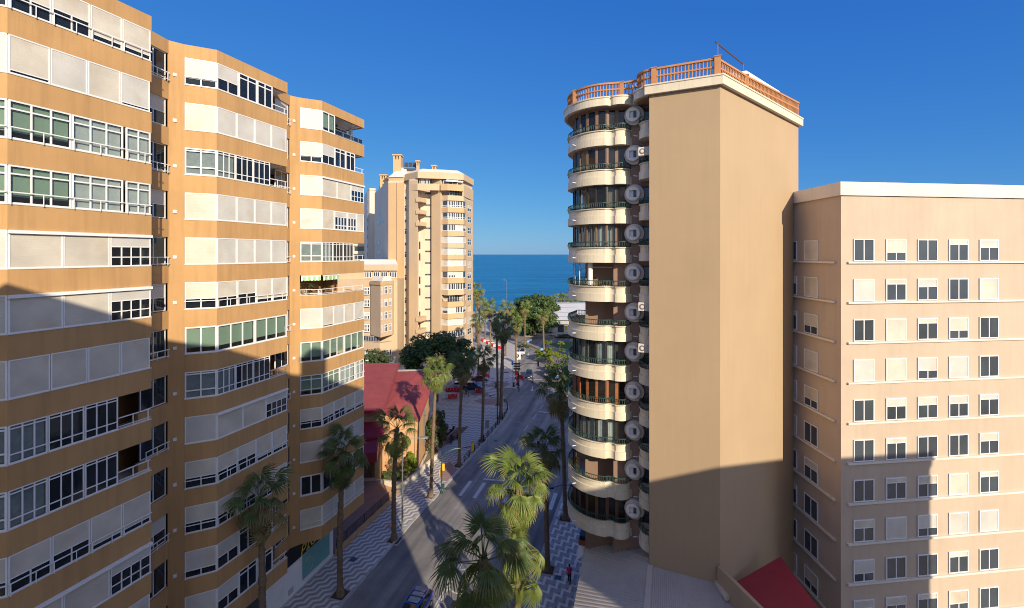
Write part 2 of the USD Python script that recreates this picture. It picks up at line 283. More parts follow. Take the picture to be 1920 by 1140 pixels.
mat('panel_dark', (0.05, 0.055, 0.06), 0.2, 0.1, 1.0)
# plants
leafmat('palm_shaded', (0.045, 0.085, 0.022), (0.105, 0.145, 0.042), (0.30, 0.22, 0.10), 0.28)  # darker copy of the palm leaf: shade of unlit crowns put into the colour
leafmat('palm_sunlit', (0.105, 0.168, 0.028), (0.20, 0.245, 0.060), (0.42, 0.33, 0.15), 0.34)  # lighter copy of the same leaf: sunlight put into the colour
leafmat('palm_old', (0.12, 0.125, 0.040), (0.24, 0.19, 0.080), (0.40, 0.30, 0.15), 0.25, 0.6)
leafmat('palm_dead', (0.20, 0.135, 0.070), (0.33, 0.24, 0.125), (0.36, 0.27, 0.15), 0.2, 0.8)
mat('palm_trunk', (0.165, 0.115, 0.072), 0.9, 0.35, 3.5, bump=0.9, bscale=22, grime=0.4)
mat('palm_boot', (0.21, 0.145, 0.088), 0.9, 0.3, 5.0)
leafmat('ficus_leaf', (0.026, 0.056, 0.014), (0.078, 0.125, 0.030), (0.07, 0.09, 0.03), 0.2, 0.4)
leafmat('bush_leaf', (0.035, 0.065, 0.018), (0.085, 0.115, 0.035), (0.1, 0.11, 0.04), 0.25)
leafmat('bright_leaf', (0.12, 0.20, 0.015), (0.24, 0.30, 0.03), (0.25, 0.28, 0.05), 0.35)
leafmat('sage_leaf', (0.11, 0.14, 0.045), (0.20, 0.22, 0.085), (0.22, 0.2, 0.1), 0.25)
mat('flower_pink', (0.60, 0.12, 0.18), 0.6, 0.2, 3.0)
mat('bark', (0.10, 0.075, 0.055), 0.9, 0.3, 3.0, bump=0.6)
# street furniture, vehicles, people
mat('pole_green', (0.018, 0.075, 0.055), 0.4, 0.1, 3.0)
mat('pole_grey', (0.22, 0.23, 0.22), 0.45, 0.1, 3.0, metal=0.3)
mat('pole_dark', (0.03, 0.03, 0.032), 0.45, 0.1, 3.0)
mat('signal_yellow', (0.80, 0.46, 0.012), 0.45, 0.05, 3.0)
mat('lens_red', (0.25, 0.01, 0.01), 0.2); mat('lens_amber', (0.35, 0.13, 0.01), 0.2); mat('lens_green', (0.01, 0.16, 0.07), 0.2)
mat('barrier_red', (0.50, 0.018, 0.022), 0.5, 0.1, 2.0); mat('barrier_white', (0.72, 0.70, 0.68), 0.5, 0.08, 2.0)
mat('sign_blue', (0.02, 0.20, 0.62), 0.4, 0.03, 2.0); mat('sign_white', (0.8, 0.8, 0.8), 0.45, 0.03, 2.0); mat('sign_brown', (0.085, 0.07, 0.055), 0.5, 0.05, 2.0); mat('sign_grey', (0.20, 0.22, 0.23), 0.5, 0.05, 2.0)
for nm, c in (('blue', (0.006, 0.060, 0.42)), ('navy', (0.006, 0.025, 0.085)), ('slate', (0.02, 0.035, 0.06)), ('teal', (0.02, 0.20, 0.24)), ('white', (0.68, 0.69, 0.70)), ('maroon', (0.12, 0.012, 0.03)), ('black', (0.012, 0.012, 0.014)), ('silver', (0.35, 0.37, 0.38))):
    mat('car_' + nm, c, 0.28, 0.02, 2.0, coat=1.0, spec=0.5)
mat('car_glass', (0.012, 0.015, 0.018), 0.04, 0.1, 1.0, spec=0.8)
mat('roof_reflection', (0.30, 0.24, 0.18), 0.08, 0.3, 1.5, spec=0.8, coat=1.0)  # tan stands for a sunlit reflection put into the roof colour
mat('rubber', (0.012, 0.012, 0.012), 0.85, 0.2, 4.0); mat('rim_metal', (0.45, 0.46, 0.47), 0.3, 0.05, 3.0, metal=0.8)
mat('lamp_clear', (0.75, 0.76, 0.75), 0.15, 0.05, 3.0); mat('lamp_red', (0.4, 0.01, 0.012), 0.2, 0.05, 3.0); mat('plate', (0.8, 0.8, 0.76), 0.4)
mat('skin', (0.42, 0.24, 0.16), 0.6, 0.05, 4.0); mat('hair', (0.03, 0.02, 0.015), 0.7); mat('cloth_dark', (0.02, 0.02, 0.026), 0.85, 0.2, 6.0); mat('cloth_pink', (0.55, 0.03, 0.10), 0.85, 0.1, 6.0); mat('cloth_red', (0.40, 0.03, 0.03), 0.85, 0.1, 6.0); mat('cloth_white', (0.72, 0.72, 0.72), 0.85, 0.05, 6.0); mat('cloth_blue', (0.06, 0.09, 0.16), 0.85, 0.1, 6.0); mat('shoe', (0.10, 0.10, 0.10), 0.7)
# ------------------------------------------------------------------ ground, roads, pavements, sea
def setting(name, label, cat, mesh, m, world=True):
    p = part(name, mesh, m); tag(p, label, cat, None, 'structure'); return p
SHORE = 258.0
setting('ground', 'bare earth beneath the streets and buildings', 'ground', MB().flat(sbox(-420, -160, 420, 236), -0.25), 'ground_soil')
setting('beach', 'strip of pale sand between the promenade and the sea', 'beach', MB().add([[-600, 235, -0.2], [600, 235, -0.2], [600, SHORE + 6, -1.6], [-600, SHORE + 6, -1.6]], [[0, 1, 2, 3]]), 'sand')
setting('sea', 'deep blue rippled sea reaching the horizon', 'sea', MB().add([[-70000, SHORE - 4, -1.3], [70000, SHORE - 4, -1.3], [70000, 90000, -1.3], [-70000, 90000, -1.3]], [[0, 1, 2, 3]]), 'sea')
KL = [(-34.8, -30), (-14.96, 40), (-11.6, 52.2), (-7.3, 65.8), (-3.4, 78.0), (-1.2, 85.5), (-0.35, 90), (-0.6, 93.5), (-1.8, 96.2), (-4.2, 98.2), (-8, 99.8), (-14, 103), (-45, 112)]
KR = [(-18.8, -30), (1.03, 40.2), (3.97, 50.7), (6.5, 59), (10.5, 70), (15, 80), (20, 89)]
road_pg = Polygon(KL + [(-60, 130), (-45, 124), (-60, 200), (60, 200), (60, 89)] + KR[::-1])
road = thing('road', 'grey asphalt roadway curving away between the palms', 'road', kind='structure')
part('carriageway', MB().flat(sbox(-70, -40, 75, 205), 0.0), 'asphalt', road)
left_pg = Polygon(KL + [(-60, 112), (-60, -30)])
far_pg = Polygon([(-45, 124), (-14, 113), (-6, 108.3), (-1.7, 105.9), (0.6, 105.2), (2.0, 106.0), (2.75, 108.5), (2.3, 115.4), (1.75, 124.6), (2.3, 142.7), (1.6, 154), (-1.5, 162), (-12.3, 172), (-45, 178)])
median_pg = Polygon([(9.9, 109.5), (9.8, 112), (10.1, 127.6), (8.5, 142.7), (2.4, 161.0), (2.6, 162.6), (4.2, 162.2), (7.2, 155), (11.4, 139), (13.1, 124.6), (13.4, 114), (12.2, 108.6), (11, 108.2)])
isle_pg = Polygon([(12, 157), (15, 150), (24, 146), (34, 146), (40, 152), (30, 160), (18, 163)])
right_pg = Polygon(KR + [(70, 89), (70, -30)])
prom_pg = sbox(-80, 188, 110, 236).union(Polygon([(2, 189), (-5, 181), (-45, 186), (-80, 189)])).union(Polygon([(0, 189), (5, 172), (14, 170), (60, 166), (110, 166), (110, 189)]))
KH = 0.13
PITS_L = [(638, 1114), (740, 1012), (808, 930), (861, 873), (904, 826), (938, 784), (935, 759)]
PITS_R = [(1026, 1068), (1060, 972)]
def pit_poly(px, py, s=0.75):
    c = G(px, py, KH); return Polygon([c[:2] + STREET * a * s + ACROSS * b * s for a, b in ((-1, -1), (-1, 1), (1, 1), (1, -1))])
def pit_at(x, y, s=0.75): return Polygon([np.array([x, y]) + STREET * a * s + ACROSS * b * s for a, b in ((-1, -1), (-1, 1), (1, 1), (1, -1))])
pitsL = [pit_poly(*p) for p in PITS_L] + [pit_at(-18.3, 33.2)]
pitsR = [pit_poly(*p) for p in PITS_R] + [pit_at(-1.75, 26.0), pit_at(0.55, 33.6)]
def pavement(name, label, pg, line, pits, m, kerb_from, kerb_to):
    t = thing(name, label, 'pavement', kind='structure')
    holes = unary_union(pits) if pits else Polygon()
    body = pg.buffer(-0.28).difference(holes)
    part('slab', MB().poly(body, -0.2, KH), m, t)
    ring = pg.difference(pg.buffer(-0.28))
    ln = LineString(line) if line else None
    if ln is None:
        part('kerb', MB().poly(ring, -0.2, KH + 0.01), 'kerb_stone', t)
    else:                                     # single kerb stones where they can be told apart, one strip beyond
        n, L, cut, done = 0, ln.length, [], []
        s = 0.0
        while s < L:
            a, b = ln.interpolate(s), ln.interpolate(min(s + 0.995, L))
            if kerb_from < a.y < kerb_to and n < 110:
                e = np.array([b.x - a.x, b.y - a.y]); Ls = np.linalg.norm(e)
                if Ls > .3:
                    part('kerb_stone', MB().seg((a.x, a.y), (b.x, b.y), 0.004, Ls - 0.004, -0.2, KH + 0.01 + 0.004 * ((n * 7) % 3), 0.0, 0.275), 'kerb_stone', t); n += 1
                    done.append(Polygon(strip([(a.x, a.y), (b.x, b.y)], -0.02, 0.4).exterior))
            s += 1.0
        rest = ring.difference(unary_union(done).buffer(0.01)) if done else ring
        part('kerb', MB().poly(rest, -0.2, KH + 0.008), 'kerb_stone', t)
    for p in pits:
        q = part('tree_pit', MB().flat(p.buffer(-0.10), 0.06), 'pit_soil', t)
        part('pit_edge', MB().poly(p.difference(p.buffer(-0.10)), -0.1, KH + 0.02), 'kerb_stone', t)
    return t
leftp = pavement('left_pavement', 'pavement of pale and dark zigzag paving left of the road, widening into a plaza', left_pg, KL[::-1], pitsL, 'paving', 22, 100)
rightp = pavement('right_pavement', 'pavement of stepped zigzag paving right of the road', right_pg, KR, pitsR, 'paving_dark', 26, 62)
farp = pavement('far_pavement', 'pale pavement corner beyond the side street with white barriers', far_pg, None, [], 'paving', 0, 0)
med = pavement('median', 'planted strip dividing the two carriageways', median_pg, None, [], 'planter_soil', 0, 0)
isle = pavement('grass_island', 'green lawn island in front of the beach restaurant', isle_pg, None, [], 'grass', 0, 0)
prom = pavement('promenade', 'seafront promenade behind the palms', prom_pg, None, [], 'paving', 0, 0)
# zigzag paving laid in pale and dark courses
def zig(p, d, L, per, amp, w):
    d = np.asarray(d, float) / np.linalg.norm(d); n = np.array([-d[1], d[0]]); k = int(L / per * 2)
    return LineString([np.asarray(p) + d * (i * per / 2) + n * (amp if i % 2 else -amp) for i in range(k + 1)]).buffer(w / 2, cap_style='flat', join_style='mitre')
holesL = unary_union([p.buffer(0.04) for p in pitsL])
walk_pg = left_pg.buffer(-0.3).intersection(Polygon([(-36, 20), (-13, 20), (-4, 68.5), (-9.8, 72.5), (-14.2, 59.9), (-15.4, 55.4), (-18.2, 46.4), (-21.8, 33.5), (-26, 20)])).difference(holesL)
plaza_pg = left_pg.buffer(-0.3).intersection(Polygon([(-9.6, 72.7), (-4, 68.7), (2, 80), (1, 100), (-16, 101), (-16, 86), (-11.4, 80), (-11.4, 74)])).difference(holesL)
def courses(t, pg, d, gap, per, amp, wl, wd, maxn=150):
    d = np.array(d) / np.linalg.norm(d); n = np.array([-d[1], d[0]]); c = np.array(pg.centroid.coords[0]); R = 45
    k = 0
    for i in range(-90, 90):
        for nm, m, off, w in (('dark_course', 'paving_dark', 0.0, wd), ('pale_course', 'paving_light', gap * 0.46, wl)):
            q = zig(c + n * (i * gap + off) - d * R, d, 2 * R, per, amp, w).intersection(pg)
            if q.is_empty or q.area < 0.15: continue
            part(nm, MB().flat(q, KH + 0.004), m, t); k += 1
    return k
n1 = courses(leftp, walk_pg, (0.73, 0.68), 0.66, 1.15, 0.16, 0.13, 0.24)
n2 = courses(leftp, plaza_pg, (1.0, 0.08), 0.80, 1.3, 0.16, 0.15, 0.26)
walkR_pg = right_pg.buffer(-0.3).intersection(Polygon([(-10, 20), (4.2, 20), (16, 62), (2, 62)])).difference(unary_union([p.buffer(0.04) for p in pitsR]))
def steps_line(p, w):
    """stepped course: long along the street, short across"""
    pts = [np.asarray(p, float)]
    for i in range(60):
        pts.append(pts[-1] + (STREET * 0.95 if i % 2 == 0 else ACROSS * 0.62 + STREET * -0.15))
    return LineString(pts).buffer(w / 2, cap_style='flat', join_style='mitre')
for i in range(-12, 22):
    for nm, m, off, w, z in (('pale_course', 'paving_light', 0.0, 0.24, .007), ('grey_course', 'paving_grey', 0.72, 0.5, .003)):
        q = steps_line(np.array([-8.0, 20.0]) + STREET * (i * 1.75 + off), w).intersection(walkR_pg)
        if not q.is_empty and q.area > .15: part(nm, MB().flat(q, KH + z), m, rightp)
for x, y in [(3.4, 45.8), (4.4, 43.6), (3.2, 36.8), (4.6, 38.9)]:
    part('cover_plate', MB().flat(pit_at(x, y, 0.3), KH + 0.012), 'panel_dark', rightp)
# pink kerb ramps at the crossings
part('crossing_ramp', MB().flat(Polygon([G(828, 880, KH)[:2], G(842, 865, KH)[:2], G(858, 880, KH)[:2], G(838, 903, KH)[:2], G(826, 899, KH)[:2]]), KH + 0.009), 'paving_red', leftp)
part('crossing_ramp', MB().flat(Polygon([(-6.2, 98.2), (-3.2, 97.2), (-2.2, 94.8), (-5.4, 93.5), (-8.2, 96.2)]), KH + 0.009), 'paving_red', leftp)
part('red_forecourt', MB().flat(Polygon([(-15.5, 86), (-11.6, 81), (-9.2, 78.5), (-11.3, 73.5), (-12.0, 73.5), (-13.0, 86)]), KH + 0.009), 'paving_red', leftp)
part('crossing_ramp', MB().flat(Polygon([(-5.6, 108.6), (-1.9, 106.3), (-0.2, 109), (-3.5, 112)]), KH + 0.004), 'paving_red', farp)
for k in range(14):
    part('grate', MB().flat(sbox(-0.45, -0.35, 0.45, 0.35), 0), 'panel_dark', farp) if False else None
rngp = random.Random(4)
for k in range(10):
    x = -6.5 + (k % 5) * 1.75; y = 110.2 + (k // 5) * 3.0 + (k % 2) * 0.7
    part('paving_plate', MB().flat(shapely.affinity.translate(sbox(-0.42, -0.28, 0.42, 0.28), x, y), KH + 0.005), 'panel_dark', farp)
# painted markings
def mark(name, pts, m='road_paint', z=0.004): part(name, MB().flat(Polygon([p[:2] for p in pts]), z), m, road)
def bar(name, c, along, L, w, m='road_paint'):
    c = np.asarray(c, float)[:2]; e = np.asarray(along, float); e = e / np.linalg.norm(e); n = np.array([e[1], -e[0]])
    mark(name, [c - e * L / 2 - n * w / 2, c + e * L / 2 - n * w / 2, c + e * L / 2 + n * w / 2, c - e * L / 2 + n * w / 2], m)
zc = G(886, 917)[:2]
for k in range(-1, 12):
    bar('zebra_bar', zc + ACROSS * (k * 0.98), STREET, 4.0, 0.5, 'road_paint' if k not in (0, 2) else 'worn_paint')
bar('stop_line', G(940, 901), (1.0, -0.17), 5.0, 0.35)
bar('lane_line', (-6.4, 41.6), STREET, 9.0, 0.13); bar('lane_line', (-6.15, 41.6), STREET, 9.0, 0.13)
for k in range(5): bar('lane_dash', np.array([-1.1, 70.0]) + np.array([.30, .954]) * (k * 6.0), (0.30, .954), 2.6, 0.12)
for k in range(6): bar('lane_dash', np.array([-6.8, 57.0]) + STREET * (k * -0.0 + k * 5.6), STREET, 2.2, 0.12, 'worn_paint')
for k in range(7): bar('zebra_bar', (-5.6 + 0.42 * k, 106.6 - k * 1.25), (0.93, -0.36), 3.4, 0.45)
bar('stop_line', G(1040, 775), (1.0, -0.35), 6.2, 0.35); bar('stop_line', (7.3, 113.2), (1, 0.02), 6.8, 0.35)
bar('edge_line', G(929, 752), (0.55, 1), 9.0, 0.12, 'worn_paint')
mark('hatched_patch', [G(*p) for p in ((953, 803), (957, 793), (966, 789.5), (979, 791), (981, 796), (974, 802), (962, 805))], 'worn_paint')
mark('hatched_patch', [G(*p) for p in ((957, 801), (960, 795), (966, 792), (975, 793), (976, 796), (971, 800), (963, 802.5))], 'asphalt', 0.008)
for px, py in ((1023, 703), (991, 664), (998, 729)):          # lane arrows
    c = G(px, py)[:2]; e = np.array([.12, -.99]) if px > 1000 else np.array([-.1, -.99]); n = np.array([e[1], -e[0]])
    mark('lane_arrow', [c - e * 2 - n * .1, c + e * 0.6 - n * .1, c + e * 0.6 - n * .45, c + e * 2, c + e * .6 + n * .45, c + e * .6 + n * .1, c - e * 2 + n * .1])
an = np.linspace(0, 2 * np.pi, 25)
c0 = G(872, 1090)[:2]; ring = Polygon(np.c_[c0[0] + 1.75 * np.cos(an), c0[1] + 1.75 * np.sin(an)])
part('painted_ring', MB().flat(ring.difference(ring.buffer(-0.16)), 0.004), 'road_paint', road)
for p in ((903, 826), (917, 805), (826, 894)): part('manhole_cover', MB().flat(Point(*G(p[0] + 12, p[1] + 22)[:2]).buffer(0.34), 0.006), 'panel_dark', road)
for p in ((731, 987), (662, 1049)): part('manhole_cover', MB().flat(pit_at(*G(*p, KH)[:2], 0.34), KH + 0.01), 'panel_dark', leftp)

# ------------------------------------------------------------------ windows shared by all buildings
def window(parent, p0, p1, z0, z1, kind, n=2, frame='white_frame', pane='pane_dark', trans=0.0, shut=0.0, back=None, depth=0.0, low=0.0, blind='shutter_white', fw=0.055, rail=False, seed=0):
    """one window unit on the wall line p0-p1 from z0 to z1: frame with mullions, n panes, optional transom, roller shutter down by 'shut', lower lights, blind or curtain behind"""
    p0, p1 = np.asarray(p0, float)[:2], np.asarray(p1, float)[:2]; L = np.linalg.norm(p1 - p0)
    d1 = -depth; fm = MB()
    fm.seg(p0, p1, 0, fw, z0, z1, d1 - .07, d1); fm.seg(p0, p1, L - fw, L, z0, z1, d1 - .07, d1)
    fm.seg(p0, p1, fw, L - fw, z0, z0 + fw, d1 - .07, d1); fm.seg(p0, p1, fw, L - fw, z1 - fw, z1, d1 - .07, d1)
    x = np.linspace(fw, L - fw, n + 1); zs = z1 - fw; zb = z0 + fw
    zsh = zs - (zs - zb) * shut
    if kind != 'shutter' or shut < 1:
        for q in x[1:-1]: fm.seg(p0, p1, q - fw / 2, q + fw / 2, zb, zsh, d1 - .06, d1 - .008)
        if trans: fm.seg(p0, p1, fw, L - fw, z1 - trans - fw / 2, z1 - trans + fw / 2, d1 - .062, d1 - .006)
        if low: fm.seg(p0, p1, fw, L - fw, z0 + low - fw / 2, z0 + low + fw / 2, d1 - .062, d1 - .006)
    if shut and shut < 1: fm.seg(p0, p1, fw, L - fw, zsh - 0.04, zsh, d1 - .075, d1 + .004)
    if rail:
        fm.seg(p0, p1, -.02, L + .02, z0 + .50, z0 + .55, d1 + .06, d1 + .10)
        for q in np.arange(0.02, L, max(.9, L / 2)): fm.seg(p0, p1, q, q + .03, z0 - .05, z0 + .50, d1 + .065, d1 + .095)
    w = part('window', fm, frame, parent, world=True)
    if shut:
        part('shutter', MB().seg(p0, p1, fw, L - fw, zsh, zs, d1 - .05, d1 - .02), blind, w, world=True)
    if shut < 1:
        for i in range(n):
            part('pane', MB().seg(p0, p1, x[i] + .01, x[i + 1] - .01, zb, zsh, d1 - .045, d1 - .035), pane, w, world=True)
        if back:
            part('blind', MB().seg(p0, p1, fw, L - fw, zb + (0.28 if back == 'blind_green' else 0), zsh, d1 - .16, d1 - .14), back, w, world=True)
    return w
def railing(parent, line, z, h, m, r=0.022, step=0.0, posts=1.4, off=0.0, name='railing'):
    """handrail with posts (and pickets if step) along a polyline"""
    mb = MB(); ln = LineString(line)
    if off: ln = ln.parallel_offset(off, 'right', join_style=2)
    pts = np.array(ln.coords)
    for a, b in zip(pts[:-1], pts[1:]):
        L = np.linalg.norm(b - a)
        if L < .03: continue
        mb.seg(a, b, 0, L, z + h - .05, z + h, -r, r); mb.seg(a, b, 0, L, z + .08, z + .115, -r * .7, r * .7)
        for q in np.arange(0, L, posts): mb.seg(a, b, q, q + .04, z, z + h - .05, -.02, .02)
        if step:
            for q in np.arange(step / 2, L, step): mb.seg(a, b, q - .009, q + .009, z + .115, z + h - .05, -.009, .009)
    return part(name, mb, m, parent, world=True)

# ------------------------------------------------------------------ the ochre apartment block on the left
OFF = np.array([-2.9, -10.35])
UB = np.array([[-19.75, 38.0], [-19.55, 40.2], [-18.95, 40.76], [-17.3, 41.6], [-15.4, 47.55]])
ochre = thing('apartment_building', 'ochre apartment block with white shutters in stacked angled bays, left of the street', 'building', (-19.0, 40.0, 0))
TOP = 44.13; units = [UB + OFF * k for k in range(4)]
end = [(-15.4, 47.55), (-18.4, 49.2), (-31, 53.2)]
outline = []
for u in units[::-1]: outline += [tuple(p) for p in u]
front = outline
ochre_pg = Polygon(front + end[1:] + [(front[0][0] - 13, front[0][1] + 4)]).buffer(0)
core = ochre_pg.buffer(-2.0, join_style='mitre')
part('core_wall', MB().poly(core, 5.0, 44.9), 'ochre_inner', ochre, world=True)
part('roof', MB().poly(ochre_pg.buffer(-.3, join_style='mitre'), 44.55, 44.9), 'concrete', ochre, world=True)
lv = lambda k: TOP - 3.0 * (k - 1)
for k in range(1, 14): part('floor_slab', MB().poly(ochre_pg.buffer(-.12, join_style='mitre'), lv(k) - .02 + .04, lv(k) + .22), 'white_paint', ochre, world=True)
part('floor_slab', MB().poly(ochre_pg.buffer(-.12, join_style='mitre'), 5.12, 5.3), 'white_paint', ochre, world=True)
rng = random.Random(11)
ENDB = [(-15.4, 47.55), (-17.6, 48.7)]
for ui, u in enumerate(units):
    B, C, D1, E, Fp = u
    for k in range(0, 14):
        z0 = lv(k + 1) if k < 13 else 5.1
        z1 = 45.0 if k == 0 else lv(k) - 1.83
        line = [B, C, D1, E, Fp] + ([np.array(ENDB[1])] if ui == 0 else [])
        part('spandrel', MB().poly(strip(line, 0, 0.22), z0, z1), 'ochre', ochre, world=True)
        if k: part('sill_line', MB().poly(strip([D1, E, Fp], -0.03, 0.24), z1 + .003, z1 + .045), 'coping_white', ochre, world=True)
    for k in range(1, 14):
        t, b = lv(k), lv(k) - 1.83
        b += .045
        part('pier', MB().seg(C, D1, -.05, np.linalg.norm(D1 - C) + .02, b - .045, t, -.21, -.002), 'ochre', ochre, world=True)
        # recessed side window with a little rail
        Ls = np.linalg.norm(C - B); e = (C - B) / Ls
        window(ochre, B + e * .25, C - e * .12, b, t, 'glass', 2, shut=rng.choice([0, 0, .5, 1]), depth=.1, back='curtain_grey')
        if k != 13 and k % 2 == 1: railing(ochre, [B + e * .4, C - e * .05], b - .05, .55, 'white_frame', posts=.8, off=.12)
        e1 = (E - D1) / np.linalg.norm(E - D1); L1 = np.linalg.norm(E - D1); e2 = (Fp - E) / np.linalg.norm(Fp - E); L2 = np.linalg.norm(Fp - E)
        kk = k if ui == 0 else rng.choice([2, 3, 4, 7, 8, 9, 10, 11, 5])
        bl = rng.choice(['shutter_white', 'shutter_cream', 'shutter_white'])
        cell = lambda a, c, **kw: window(ochre, E + e2 * a, E + e2 * c, b, t, kw.pop('kind', 'glass'), **kw)
        fr = lambda **kw: window(ochre, D1 + e1 * .04, E - e1 * .02, b, t, kw.pop('kind', 'glass'), **kw)
        if kk == 1:
            fr(kind='shutter', shut=1, n=1); cell(.04, 1.75, n=2, back='blind_green', pane='pane_clear', fw=.09)
            railing(ochre, [E + e2 * 1.8, Fp - e2 * .05], b, .55, 'pole_grey', posts=1.2, off=-.08)
            for q in range(3): part('glass_screen', MB().seg(E + e2 * (1.9 + q * 1.42), E + e2 * (3.2 + q * 1.42), 0, 1.3, b + .05, b + .5, -.13, -.11), 'pane_dark', ochre, world=True)
            window(ochre, E + e2 * 2.0 + np.array([-1.55, .5]), E + e2 * 5.6 + np.array([-1.55, .5]), b - .3, t - .35, 'glass', n=4, pane='pane_dark')
            part('end_pillar', MB().seg(E, Fp, L2 - .3, L2 - .02, b, t, -1.7, -1.4), 'white_paint', ochre, world=True)
        elif kk == 2:
            fr(n=2, shut=.74, low=.0, rail=True); cell(.04, 1.7, n=2, shut=.55, low=.0); cell(1.74, 3.3, n=2, trans=.35, fw=.08, pane='pane_dark'); cell(3.34, 4.75, n=2, trans=.35, fw=.08)
            railing(ochre, [E, Fp], b, .5, 'white_frame', posts=1.5, off=-.1)
            part('end_pillar', MB().seg(E, Fp, L2 - .55, L2 - .25, b, t, -1.6, -1.2), 'ochre_inner', ochre, world=True)
        elif kk == 3:
            fr(kind='shutter', shut=1, n=1); cell(.04, 2.05, kind='shutter', shut=1, n=1, blind='shutter_cream'); cell(2.07, 4.1, kind='shutter', shut=1, n=1, blind='shutter_cream'); cell(4.14, L2 - .04, n=4, shut=.38, low=.5)
            part('shutter_box', MB().seg(E, Fp, 0, L2, t - .16, t - .01, .002, .12), 'white_frame', ochre, world=True)
        elif kk == 4:
            fr(kind='shutter', shut=1, n=1); cell(.04, 1.65, kind='shutter', shut=1, n=1, blind='shutter_cream'); cell(1.69, 3.55, n=4, shut=.28, low=.42, fw=.09); cell(3.6, 5.0, n=3, shut=.28, low=.42, fw=.09); cell(5.03, L2 - .04, kind='shutter', shut=1, n=1, blind='shutter_cream')
        elif kk == 5:
            fr(n=2, trans=.18, low=.52, back='curtain_grey', pane='pane_clear', fw=.08); cell(.04, 1.45, n=3, low=.42, trans=.18, back='curtain_grey', pane='pane_clear'); cell(1.48, 2.95, n=3, low=.42, trans=.18, back='curtain_grey'); cell(2.98, 4.5, n=3, low=.42, trans=.18, back='curtain_grey')
            railing(ochre, [E + e2 * 4.5, Fp], b, .6, 'white_frame', posts=.8, off=-.1)
        elif kk == 6:
            railing(ochre, [D1, E, Fp - e2 * .02], b, .5, 'white_frame', posts=1.5, off=-.1)
            for a, c, s, q in ((D1, E, .1, L1 - .1), (E, Fp, .12, 2.3)):
                mb = MB(); nn = 12
                aw = part('awning', MB().seg(a, c, s, q, t - .12, t - .03, -.05, .1), 'white_frame', ochre, world=True)
                for j in range(nn):
                    w_ = (q - s) / nn; part('valance_strip', MB().seg(a, c, s + j * w_, s + j * w_ + w_ - .005, t - .52 + .05 * (j % 2), t - .12, .02, .05 + .02 * (j % 2)), 'awning_green' if j % 3 else 'white_paint', aw, world=True)
            part('partition', MB().seg(E, Fp, 2.55, 2.75, b - .3, t, -1.95, -.9), 'ochre_inner', ochre, world=True)
        elif kk == 7:
            fr(kind='shutter', shut=1, n=1); L_ = (L2 - .1) / 4
            for j in range(4): cell(.04 + j * L_, .01 + (j + 1) * L_, kind='shutter', shut=(.92, 1, 1, .93)[j], n=1, blind=('shutter_cream', 'shutter_white', 'shutter_cream', 'shutter_white')[j])
        elif kk == 8:
            fr(n=2, back='blind_green', pane='pane_clear', fw=.09); cell(.04, 3.1, n=3, back='blind_green', pane='pane_clear', fw=.09); cell(3.13, L2 - .06, n=3, back='blind_green', pane='pane_clear', fw=.09)
        elif kk == 9:
            fr(n=2, trans=.4, back='blind_green', pane='pane_clear', fw=.07, rail=True); cell(.04, 2.4, n=3, trans=.4, back='blind_green', pane='pane_clear', fw=.07, rail=True); cell(2.43, 4.75, n=3, trans=.4, back='curtain_white', pane='pane_clear', fw=.07, rail=True); cell(4.9, L2 - .05, n=2, trans=.4, back='curtain_white', pane='pane_clear', fw=.07, rail=True)
        elif kk == 10:
            fr(n=2, shut=.62, blind='shutter_cream', back='curtain_grey', rail=True); cell(.04, 1.6, n=2, shut=.6, blind='shutter_cream', rail=True); cell(1.63, 3.2, n=2, shut=.55, blind='shutter_cream', rail=True); cell(3.23, 4.7, n=1, shut=.85, blind='shutter_cream', rail=True); cell(4.73, L2 - .05, n=1, shut=.85, blind='shutter_cream', rail=True)
        elif kk == 12:
            fr(n=2, pane='pane_dark', fw=.12, frame='white_frame'); cell(.08, 2.2, n=2, pane='pane_dark', fw=.1); cell(2.3, 4.4, n=2, pane='pane_dark', fw=.1); cell(4.43, L2 - .05, n=2, pane='pane_dark', fw=.1)
        else:
            fr(kind='shutter', shut=1, n=1, blind='shutter_cream', rail=(kk == 13)); L_ = (L2 - .1) / 4
            for j in range(4): cell(.04 + j * L_, .01 + (j + 1) * L_, kind='shutter', shut=1, n=1, blind=bl, rail=(kk == 13))
        part('outlet_box', MB().seg(C, D1, .22, .42, b + .38, b + .58, 0, .06), 'white_frame', ochre, world=True)
    # eave line
SH0 = np.array([-20.1, 40.45])
base_pg = Polygon([SH0 - STREET * 50, SH0 + STREET * 6.55, SH0 + STREET * 6.55 - ACROSS * 10, SH0 - STREET * 50 - ACROSS * 10])
part('ground_floor', MB().poly(base_pg, 0, 5.1), 'white_paint', ochre, world=True)
shopL = SH0 + STREET * 0.0
wtail = SH0 + STREET * 6.55
part('shop_window', MB().seg(shopL, wtail, 2.05, 5.95, .68, 3.0, .002, .03), 'pane_teal', ochre, world=True)
fm = MB()
for a, b_, c, d in ((1.95, 2.05, .6, 3.05), (5.95, 6.05, .6, 3.05), (2.05, 5.95, .6, .68), (2.05, 5.95, 3.0, 3.05)): fm.seg(shopL, wtail, a, b_, c, d, .002, .06)
part('shop_frame', fm, 'white_frame', ochre, world=True)
part('wall_vent', MB().seg(shopL, wtail, .35, .95, .45, .95, .002, .05), 'paving', ochre, world=True)
sw = part('window_emblem', MB(), 'blind_green', ochre) if False else None
em = MB(); cc = shopL + STREET * 2.9 + ACROSS * .045
aa = np.linspace(-1.2, 2.2, 16); em.tube([np.array([*(cc + STREET * .62 * math.cos(q)), 1.62 + .62 * math.sin(q)]) for q in aa], .045, 4)
part('window_emblem', em, 'blind_green', ochre, world=True)
